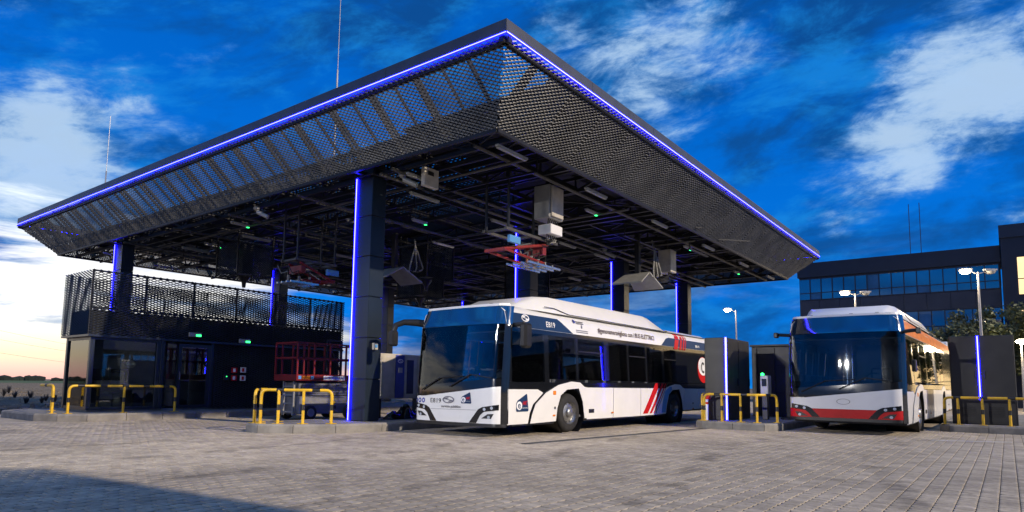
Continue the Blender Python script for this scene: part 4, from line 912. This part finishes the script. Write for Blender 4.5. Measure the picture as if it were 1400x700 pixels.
    for mir in (0, 1):
        fl = (lambda a: 2.55-a) if mir else (lambda a: a)
        P = lambda L: [(fl(a), z) for a, z in L][::-1] if mir else L
        h = sh('headlight', P([(1.74 if A else 1.79, lz+.008), (1.93 if A else 1.97, lz+.008), (2.03, .48), (2.12, .555), (2.45, .60), (2.45, .72), (2.08, .66), (1.98, .61)]), front, M_blackgloss, .010, .012, .08)
        for a, z in ((2.14, .612), (2.32, .645)):
            V = [(fl(a)+.035*math.cos(k*.524), z+.035*math.sin(k*.524)) for k in range(12)]; deco('lens', V, [tuple(range(12))], front, M_lens, .016, h)
        fg = sh('fog_lamp', P([(2.06, .41), (2.30, .41), (2.36, .52), (2.22, .51)]), front, M_black, .008, .012, .08)
        V = [(fl(2.25)+.035*math.cos(k*.524), .44+.035*math.sin(k*.524)) for k in range(12)]; deco('lens', V, [tuple(range(12))], front, M_lens, .014, fg)
    sh('number_plate', [(1.0, .39), (1.52, .39), (1.52, .47), (1.0, .47)], front, Wh if A else M_red, .008, .006, .2)
    # wipers
    for p in ([(.35, 1.02), (.9, 1.30), (1.55, 1.34)], [(1.2, 1.1), (1.75, 1.38), (2.3, 1.30)]): MB().tube([front(a, z, .03) for a, z in p], .014, 6).build('wiper', M_black, t)
    # ---- wheels
    for s in (2.7, 8.6):
        for near in (True, False):
            y = .20 if near else Wd-.20; sg = -1 if near else 1; dual = s > 5
            w = MB().lathe([(.27, sg*.15), (.40, sg*.16), (.455, sg*.13), (.48, sg*.08), (.48, -sg*.10), (.45, -sg*.14), (.27, -sg*.14)], (s, y, .48), 'y', 40).build('wheel', M_rubber, t)
            if dual:
                pr = [(.285, .155), (.27, .12), (.25, .02), (.19, -.01), (.13, .0), (.12, .05), (.10, .08), (0, .085)]
            else: pr = [(.285, .155), (.27, .13), (.25, .10), (.20, .12), (.14, .13), (.12, .17), (.09, .19), (0, .195)]
            r = MB().lathe([(a, sg*b) for a, b in pr], (s, y, .48), 'y', 32).build('rim', M_rim, w)
            for k in range(10):
                th = k*2*math.pi/10; c = Vector((s+.215*math.cos(th), y+sg*(.10 if not dual else .005), .48+.215*math.sin(th)))
                MB().lathe([(0, sg*.012), (.026, sg*.012), (.026, -sg*.01)], c, 'y', 8).build('rim_hole', M_black, r)
            MB().box(s-.06, s+.06, min(y, Wd/2), max(y, Wd/2), .42, .54).build('axle', M_black, t)
    # ---- rear end
    MB().cbox(11.93, 12.0, .10, Wd-.10, .45, 2.97, .03).build('rear_panel', Wh if A else M_white2, t)
    # ---- mirrors
    if A:
        m = MB().tube([(.42, Wd-.12, 2.62), (.22, Wd+.1, 2.66), (.0, Wd+.28, 2.66), (-.16, Wd+.38, 2.58), (-.2, Wd+.40, 2.42)], [.10, .09, .075, .07, .06], 10).build('mirror_arm', M_black, t); MB().cbox(-.30, -.12, Wd+.30, Wd+.50, 2.06, 2.44, .04).build('mirror_head', M_black, m)
        m = MB().cbox(.46, .72, -.30, -.12, 1.98, 2.54, .05).build('mirror_head', M_black, t); MB().tube([(.5, .05, 2.5), (.55, -.2, 2.52)], .05, 8).build('mirror_arm', M_black, m)
    else:
        for y in (-.22, Wd+.22):
            m = MB().tube([(.40, .08 if y < 0 else Wd-.08, 2.50), (.32, y*.6 if y < 0 else y-.05, 2.52), (.28, y, 2.52)], .045, 8).build('camera_arm', M_black, t); MB().cbox(.20, .36, min(y, y-.1*(-1 if y > 0 else 1)), max(y, y-.1*(-1 if y > 0 else 1)), 2.44, 2.58, .02).build('camera_head', M_black, m)
        m = MB().cbox(.95, 1.15, -.12, -.03, 1.55, 1.85, .02).build('side_mirror', M_black, t)
    # ---- interior
    MB().box(.5, 11.8, .1, Wd-.1, .37, .42).build('floor', M_inner, t); MB().box(8.9, 11.9, .09, Wd-.09, .47, 2.34).build('rear_bulkhead', M_inner, t)
    dsh = MB().cbox(.42, .9, .25, Wd-.25, .85, 1.16, .08).build('dashboard', M_black, t)
    MB().cbox(.62, .98, .35, 1.15, 1.16, 1.32, .06).build('instrument_binnacle', M_black, dsh)
    n = 24; wl = MB(); wl.tube([(.98+.10*math.sin(k*2*math.pi/n), .75+.23*math.cos(k*2*math.pi/n), 1.32+.2*math.sin(k*2*math.pi/n)) for k in range(n+1)], .018, 6); wl.build('steering_wheel', M_black, t)
    def seat(s, y, z, m=M_seat):
        st = MB().cbox(s, s+.45, y, y+.45, z, z+.12, .03); st.cbox(s+.38, s+.48, y, y+.45, z+.12, z+.82, .04); st.build('seat', m, t)
    seat(1.35, .5, .85, M_black)
    MB().box(1.95, 2.0, .1, 1.3, .45, 2.3).build('cab_partition', M_inner, t)
    for s in (3.3, 4.2, 5.0, 5.8, 6.6, 7.4):
        for y in (.18, .66, 1.75): seat(s, y, .68)
    for s in (2.3, 3.0, 4.1, 4.9, 5.7, 6.5, 7.3, 8.2):
        for y in (.95, 1.6): MB().tube([(s, y, .42), (s, y, 2.36)], .018, 6).build('grab_pole', M_amber if A else M_chrome, t)
    MB().cbox(4.05, 4.17, .90, 1.0, 1.35, 1.60, .01).build('ticket_machine', M_black, t); MB().cbox(4.09, 4.13, .892, .899, 1.50, 1.54, .002).build('green_indicator', M_green, t)
    MB().cbox(6.55, 6.62, .90, 1.0, 1.35, 1.60, .01).build('ticket_machine', M_black, t); MB().cbox(6.57, 6.60, .892, .899, 1.46, 1.49, .002).build('green_indicator', M_green, t)
    # ---- marks
    if A:
        sh('navy_band', [(.28, 2.475), (2.85, 2.475), (2.25, 2.80), (.28, 2.80)], side, M_navy, .004, .004, .16); sh('navy_band', [(7.75, 2.475), (11.95, 2.475), (11.95, 2.76), (8.35, 2.76), (8.15, 2.72)], side, M_navy, .004, .004, .16)
        for k, (w, o) in enumerate(((.28, 0), (.15, .40), (.10, .64), (.05, .82))):
            a = 8.62+o; sh('red_stripe', [(a, 2.40), (a+w, 2.40), (a+w+.32, 2.965), (a+.32, 2.965)], side, M_red, .009, .003, .12)
        for k, (w, o) in enumerate(((.30, 0), (.14, .42), (.07, .66), (.03, .80))):
            a = 6.42+o; w2 = min(w, 1)
            sh('red_stripe', [(a, .36), (a+w, .36), (a+w+.80, 1.27), (a+.80, 1.27)], side, M_red if k < 3 else M_gold, .006+.001*k, .003, .3)
        sh('blue_stripe', [(7.62, .36), (7.90, .36), (7.97, .62), (8.1, .9), (8.35, 1.07), (8.35, 1.17), (8.2, 1.17), (7.85, 1.02), (7.70, .7)], side, M_skyblue, .005, .003, .3)
        def sidetext(txt, s, z, size, m, width, bold=False):
            V, Fc = text2d(txt, size, bold); w = text_width(V); deco('lettering', [(s+u*width/w, z+v) for u, v in V], Fc, side, m, .013)
        sidetext('#genovameravigliosa con i BUS ELETTRICI', 4.05, 2.60, .20, M_gold, 3.25, True)
        sidetext('E819', 1.72, 2.56, .19, M_wht_ink, .36, True); sidetext('E819', 10.35, 2.55, .12, M_wht_ink, .34, True)
        for s, z, w in ((3.05, 2.80, .34), (3.0, 2.57, .55)):
            for q in range(2): sh('small_print', [(s, z-.045*q), (s+w, z-.045*q), (s+w, z-.045*q+.022), (s, z-.045*q+.022)], side, M_greyink, .004, .003, .3)
        V = [(2.98+.05*math.cos(k*.524), 2.81+.05*math.sin(k*.524)) for k in range(12)]; deco('crest', V, [tuple(range(12))], side, M_blueink, .005); V = [(3.28+.035*math.cos(k*.524), 2.69+.05*math.sin(k*.524)) for k in range(12)]; deco('crest', V, [tuple(range(12))], side, M_greyink, .005)
        def emblem(f, cx, cz, rx, rz, m, off):
            n = 30; V = [(cx+rx*math.cos(k*2*math.pi/n), cz+rz*math.sin(k*2*math.pi/n)) for k in range(n)] + [(cx+rx*.8*math.cos(k*2*math.pi/n), cz+rz*.72*math.sin(k*2*math.pi/n)) for k in range(n)]
            Fc = [(k, (k+1) % n, n+(k+1) % n, n+k) for k in range(n)]; e = deco('emblem', V, Fc, f, m, off)
            zz = [(-.85, .25), (-.2, .62), (.1, .5), (-.25, .2), (.7, -.12), (.88, -.3), (.2, -.62), (-.1, -.5), (.25, -.2), (-.7, .12)]
            deco('emblem_stroke', [(cx+a*rx, cz+b*rz) for a, b in zz], [(0, 1, 2, 3, 9), (3, 4, 8, 9), (4, 5, 6, 7, 8)], f, m, off, e)
        emblem(side, .95, 2.70, .14, .085, M_wht_ink, .014)
        emblem(front, 1.16, .80, .17, .082, M_greyink, .010)
        def badge(f, a, z, k, off):
            b = sh('charge_badge', [(a, z+.05*k), (a+.03*k, z), (a+.62*k, z), (a+.66*k, z+.04*k), (a+.58*k, z+.58*k), (a+.54*k, z+.6*k), (a+.08*k, z+.38*k), (a, z+.28*k)], f, M_navy, off, .003, .1)
            V = [(a+.16*k+.15*k*math.cos(j*.524), z+.2*k+.15*k*math.sin(j*.524)) for j in range(12)]; deco('badge_disc', V, [tuple(range(12))], f, M_wht_ink, off+.003, b)
            V, Fc = text2d('e', .34*k, True); deco('badge_letter', [(a+.07*k+u, z+.11*k+v) for u, v in V], Fc, f, M_navy, off+.005, b)
            V, Fc = text2d('AMT', .17*k, True); w = text_width(V); deco('badge_lettering', [(a+.32*k+u*.28*k/w, z+.22*k+v*1.2) for u, v in V], Fc, f, M_red, off+.003, b)
            V, Fc = text2d('ELECTRIC', .06*k); w = text_width(V); deco('badge_lettering', [(a+.32*k+u*.28*k/w, z+.1*k+v) for u, v in V], Fc, f, M_wht_ink, off+.003, b)
        badge(front, 1.52, .725, .42, .006); badge(side, .56, .56, .66, .005)
        for i in range(3):
            n = 14; cx = .14+.12*i; V = [(cx+.05*math.cos(j*2*math.pi/n), .77+.06*math.sin(j*2*math.pi/n)) for j in range(n)]; e = deco('blue_disc', V, [tuple(range(n))], front, M_blueink, .006)
            V = [(cx+.022*math.cos(j*2*math.pi/n), .77+.027*math.sin(j*2*math.pi/n)) for j in range(n)]; deco('disc_symbol', V, [tuple(range(n))], front, M_wht_ink, .008, e)
        V, Fc = text2d('E819', .145, True); w = text_width(V); deco('lettering', [(.60+u*.33/w, .725+v) for u, v in V], Fc, front, M_ink, .006)
        V, Fc = text2d('servizio pubblico', .085, True); w = text_width(V); deco('lettering', [(.95+u*.56/w, .62+v) for u, v in V], Fc, front, M_ink, .006)
        sh('panel_seam', [(.62, .575), (1.92, .585), (1.92, .592), (.62, .582)], front, M_greyink, .004, .003, .2)
        # round picture advert near the rear
        n = 32; V = [(10.9+.46*math.cos(k*2*math.pi/n), 1.78+.46*math.sin(k*2*math.pi/n)) for k in range(n)]; e = deco('red_disc', V, [tuple(range(n))], side, M_red, .006)
        V = [(10.9+.40*math.cos(k*2*math.pi/n), 1.90+.32*math.sin(k*2*math.pi/n)) for k in range(n)]; deco('disc_picture', V, [tuple(range(n))], side, M_wht_ink, .008, e)
        pts = [(10.9+.16*math.cos(a), 1.86+.20*math.sin(a)) for a in [math.radians(40+k*14) for k in range(20)]]; q = [(10.9+.09*math.cos(a), 1.86+.12*math.sin(a)) for a in [math.radians(40+k*14) for k in range(20)]]
        deco('disc_letter', pts+q, [(k, k+1, 21+k, 20+k) for k in range(19)], side, M_black, .010, e)
    else:
        sh('orange_band', [(.50, 2.48), (11.9, 2.48), (11.9, 2.78), (1.1, 2.93), (.62, 2.90)], side, M_orange, .005, .003, .14)
        n = 30; V = [(1.28+.145*math.cos(k*2*math.pi/n), .79+.07*math.sin(k*2*math.pi/n)) for k in range(n)] + [(1.28+.135*math.cos(k*2*math.pi/n), .79+.062*math.sin(k*2*math.pi/n)) for k in range(n)]
        deco('emblem_outline', V, [(k, (k+1) % n, n+(k+1) % n, n+k) for k in range(n)], front, M_ink, .006)
    # small lamps and flaps on the side
    MB().cbox(1.92, 2.04, -.022, .0, .93, 1.03, .01).build('side_lamp', M_amber, t)
    for s in (1.92, 4.62, 9.9): MB().cbox(s, s+.1, -.014, -.002, .42, .46, .004).build('reflector', M_amber, t)
    MB().cbox(3.5, 3.74, -.010, -.002, .46, .56, .004).build('vent', M_black, t)
    MB().lathe([(0, -.012), (.035, -.012), (.035, 0)], (2.0, 0, .62), 'y', 12).build('socket_cover', M_black, t); MB().lathe([(0, -.012), (.03, -.012), (.03, 0)], (9.95, 0, .62), 'y', 12).build('socket_cover', M_black, t)
    return t
b = make_bus('navy', 'white city bus with navy bands, red stripes and fleet number E819 under the canopy', (10.98, 8.60, 0), -.0135); b.scale = (1.04, 1.06, .98)
b = make_bus('red', 'white city bus with a red bumper and orange roof band parked right of the canopy', (18.65, 2.0, 0), -.0226); b.scale = (1.05, 1.10, 1.04)

# ------------------------------------------------------------------ office, lamps, trees, wires
def office():
    X = 60.0
    t = thing('office_building', 'long dark office building with bands of blue-reflecting windows behind the buses', 'building', (66, 7, 0))
    MB().box(X+.3, X+14, .0, 14.1, 0, 11.9).build('wall', M_office, t)
    MB().box(X+.05, X+14.2, -.02, 14.2, 10.75, 12.0).build('parapet', M_office, t)
    def band(y1, y0, zs, spacing, lit=None):
        n = int(round((y1-y0)/spacing)); w = (y1-y0)/n
        for zi, (z0, z1) in enumerate(zs):
            for k in range(n):
                a = y1-(k+1)*w; tr = z0 + (z1-z0)*.33
                f = MB(); f.box(X+.12, X+.28, a+.0, a+.07, z0, z1); f.box(X+.12, X+.28, a+.07, a+w, z1-.07, z1); f.box(X+.12, X+.28, a+.07, a+w, z0, z0+.07); f.box(X+.14, X+.28, a+.07, a+w, tr-.03, tr+.03)
                f = f.build('window', M_office, t)
                MB().box(X+.2, X+.23, a+.07, a+w, tr+.03, z1-.07).build('pane', G_office if random.random() < .82 else M_skyd, f); MB().box(X+.2, X+.23, a+.07, a+w, z0+.07, tr-.03).build('pane', G_office if random.random() < .8 else M_skyd, f)
    M_skyd = mat('blind_glass', (.05, .13, .24), .12, .1, .3, .5, coat=.5)
    band(14.05, .05, ((8.75, 10.65), (5.5, 7.4), (2.2, 4.1)), .875)
    for z0, z1 in ((7.42, 8.73), (4.12, 5.48), (.2, 2.18)):
        for k in range(9): MB().box(X+.16, X+.29, .05+k*1.556+.012, .05+(k+1)*1.556-.012, z0, z1).build('spandrel_panel', M_office2, t)
    t2 = thing('office_tower', 'taller dark office block with warm lit windows beside the long office building', 'building', (66, -9, 0))
    MB().box(X-1.0, X+14, -20, -.1, 0, 13.0).build('wall', M_office, t2); MB().box(X-1.15, X+14.2, -20.1, -.02, 12.3, 13.25).build('parapet', M_office2, t2)
    for z0, z1 in ((8.0, 10.9), (4.4, 7.2), (.8, 3.6)):
        for k in range(9):
            a = -1.0-(k+1)*2.05; f = MB(); f.box(X-1.1, X-.98, a, a+.12, z0, z1); f.box(X-1.1, X-.98, a+.12, a+2.05, z1-.1, z1); f.box(X-1.1, X-.98, a+.12, a+2.05, z0, z0+.1); f.box(X-1.08, X-.98, a+.12, a+2.05, z0+1.2, z0+1.26); f = f.build('window', M_office, t2)
            MB().box(X-1.04, X-1.01, a+.12, a+2.05, z0+1.26, z1-.1).build('pane', M_warmwin, f); MB().box(X-1.04, X-1.01, a+.12, a+2.05, z0+.1, z0+1.2).build('pane', M_warmwin, f)
    for y in (6.2, 5.4): MB().tube([(X+6, y, 11.9), (X+6, y, 17.5)], .03, 5).build('aerial', M_steel, t)
    # plain depot block behind the viewer, the one whose corner shadow falls across the paving
    t3 = thing('depot_block', 'plain grey depot block across the yard', 'building', (-4, -14, 0))
    MB().prism([(4.96, -8.0), (3.5, -20), (-16, -12), (-15, 4.0)], 0, 9.3).build('wall', M_clad, t3); MB().prism([(5.0, -7.97), (3.5, -20.1), (-16.1, -12), (-15.1, 4.1)], 9.302, 9.5).build('parapet', M_fascia, t3)
office()

def lamp_post(base, h, side_dirs, label, energy=0, arm=1.0, colour=(1, .78, .48), spot=None):
    x, y = base; t = thing('street_lamp', label, 'street lamp', (x, y, 0), 0, 'yard lamp posts')
    MB().tube([(x, y, 0), (x, y, h*.5), (x, y, h)], [.085, .07, .05], 10).build('pole', M_pole, t); MB().lathe([(.0, 0), (.16, 0), (.16, .03), (.1, .05)], (x, y, .0), 'z', 12).build('base_flange', M_pole, t)
    for (dx, dy), lit in side_dirs:
        n = Vector((dx, dy, 0)).normalized(); p = Vector((x, y, h))
        MB().tube([p-Vector((0, 0, .1)), p+n*.25*arm+Vector((0, 0, -.02)), p+n*.5*arm+Vector((0, 0, .1))], .03, 7).build('arm', M_pole, t)
        q = p+n*.68*arm+Vector((0, 0, .14)); hd = MB(); hd.bar(q-n*.32*arm, q+n*.32*arm, .26, .09); hd.build('lamp_head', M_lampoff, t)
        q2 = q-Vector((0, 0, .085))
        MB().lathe([(0, .05), (.2, .05), (.27, 0), (.2, -.12), (0, -.18)], q2, 'z', 12).build('lamp_glass', M_lamp if lit else M_lampoff, t)
        if spot and lit:
            L = bpy.data.lights.new('flood_beam', 'SPOT'); L.energy = spot[1].pop(0); L.color = colour; L.shadow_soft_size = .2; L.spot_size = math.radians(15); L.spot_blend = .5
            o = link(bpy.data.objects.new('flood_beam', L)); o.parent = t; o.location = Vector(q2)+Vector((0, 0, -.22))-Vector((x, y, 0)); tg = Vector(spot[0].pop(0)); o.rotation_euler = (Vector(q2)+Vector((0, 0, -.22))-tg).to_track_quat('Z', 'Y').to_euler()
        if lit and energy:
            L = bpy.data.lights.new('lamp_light', 'POINT'); L.energy = energy; L.color = colour; L.shadow_soft_size = .15
            o = link(bpy.data.objects.new('lamp_light', L)); o.parent = t; o.location = Vector(q2)+Vector((0, 0, -.22))-Vector((x, y, 0))
rv = (.6, -.8)
lamp_post((43.7, 1.0), 7.65, (((-.6, .8), True), ((.6, -.8), False)), 'tall lamp post rising behind the wide black cabinet with barrier', 420)
lamp_post((47.5, 7.7), 7.4, (((-.6, .8), True), ((.6, -.8), False)), 'lamp post with a lit head seen above the roof of the red bus', 220)
lamp_post((53.9, 17.6), 7.5, (((-.6, .8), True),), 'lamp post with one lit head between the canopy and the office', 150)
lamp_post((99, 26.3), 7.3, (((-.6, .8), False), ((.6, -.8), True)), 'far double-headed lamp post above the black enclosure', 0, 1.6)
lamp_post((48.0, -.75), 4.0, (((-1, 0), True),), 'low bright lamp at the right of the black cabinet with barrier', 350, .5)

# unseen yard mast, known from a reflection; beams shaped to brighten the bus fronts
lamp_post((-24.0, 13.0), 9.5, (((.3, 1), True), ((-.3, -1), True)), 'yard mast with twin lit heads across the paving from the bus fronts', 3600, 1.2, (1.0, .96, .92), ([(11.2, 9.9, 1.0), (18.6, 3.3, .8)], [36000, 19000]))

def tree(x, y, h, spread, label, seed, n=2600):
    n = int(n*1.7)
    rd = random.Random(seed); t = thing('tree', label, 'tree', (x, y, 0), 0, 'trees before the office')
    mb = MB(); mb.tube([(x, y, 0), (x+.05, y, h*.25), (x-.04, y+.03, h*.5)], [.16, .12, .08], 8); tips = []
    for k in range(9):
        a = rd.uniform(0, 6.28); z0 = h*rd.uniform(.25, .5); L = spread*rd.uniform(.6, 1.0)
        p0 = Vector((x, y, z0)); p1 = p0+Vector((math.cos(a)*L*.5, math.sin(a)*L*.5, h*.15)); p2 = p0+Vector((math.cos(a)*L, math.sin(a)*L, h*rd.uniform(.2, .42))); mb.tube([p0, p1, p2], [.06, .04, .02], 6); tips += [p1, p2, (p1+p2)/2]
    tips.append(Vector((x, y, h*.9))); tr = mb.build('trunk', M_bark, t)
    cl = [p+Vector((rd.gauss(0, .35), rd.gauss(0, .35), rd.gauss(0, .3))) for p in tips for _ in range(2)]
    lv = MB()
    for k in range(n):
        c = rd.choice(cl); r = .62*rd.random()**.5; v = Vector((rd.gauss(0, 1), rd.gauss(0, 1), rd.gauss(0, .7))).normalized()*r; p = c+v; s = rd.uniform(.07, .15)
        u = Vector((rd.gauss(0, 1), rd.gauss(0, 1), rd.gauss(0, 1))).normalized(); w = u.orthogonal().normalized()
        s *= 1.3; lv.add([p-u*s, p+w*s*.5, p+u*s, p-w*s*.5], [(0, 1, 2, 3)])
    o = lv.build('crown', M_leaf, t); o['kind'] = 'stuff'
tree(55, .9, 7.2, 2.9, 'broad dark tree before the office windows', 3, 4200); tree(50.5, 2.2, 5.6, 2.1, 'smaller tree lit warm beside the rear of the red bus', 5, 3000); tree(57, -2.6, 7.6, 2.6, 'dark tree before the warm lit office windows', 9, 3600)

def wires():
    t = thing('power_line', 'thin overhead wires crossing the pale sky above the field', 'power line', (10, 160, 0))
    for i, (za, zb) in enumerate(((15.5, 8.4), (19.0, 11.0), (22, 12.5))):
        a = Vector((-12, 150, za+2)); b = Vector((75, 190, zb-4)); pts = []
        for k in range(13):
            s = k/12; p = a.lerp(b, s); p.z -= 2.2*4*s*(1-s); pts.append(p)
        MB().tube(pts, .02, 4).build('wire', M_steel, t)
    for x, y, h in ((-12, 150, 25), (75, 190, 9.5)): MB().tube([(x, y, 0), (x, y, h)], [.25, .15], 8).build('pole', M_bark, t)
wires()
for i, (px, py) in enumerate(((12, 534), (20, 541), (41, 541), (35, 549), (57, 548), (62, 545), (75, 546), (5, 538))):
    d = pix(px, py+4); s = -EYE/d.z; x, y = d.x*s, d.y*s
    if y < 26: continue
    t = thing('field_shrub', 'small dark dead shrub standing in the ploughed field', 'shrub', (x, y, 0), 0, 'dark shrubs in the field')
    mb = MB(); rd = random.Random(i)
    for k in range(26):
        a = rd.uniform(0, 6.28); r = rd.uniform(.03, .16)*y/40; h = rd.uniform(.2, .42)*y/40; mb.tube([(x, y, -.02), (x+r*.6*math.cos(a), y+r*.6*math.sin(a), h*.6), (x+r*math.cos(a), y+r*math.sin(a), h)], [.02, .014, .008], 4)
    mb.build('stems', M_black, t)
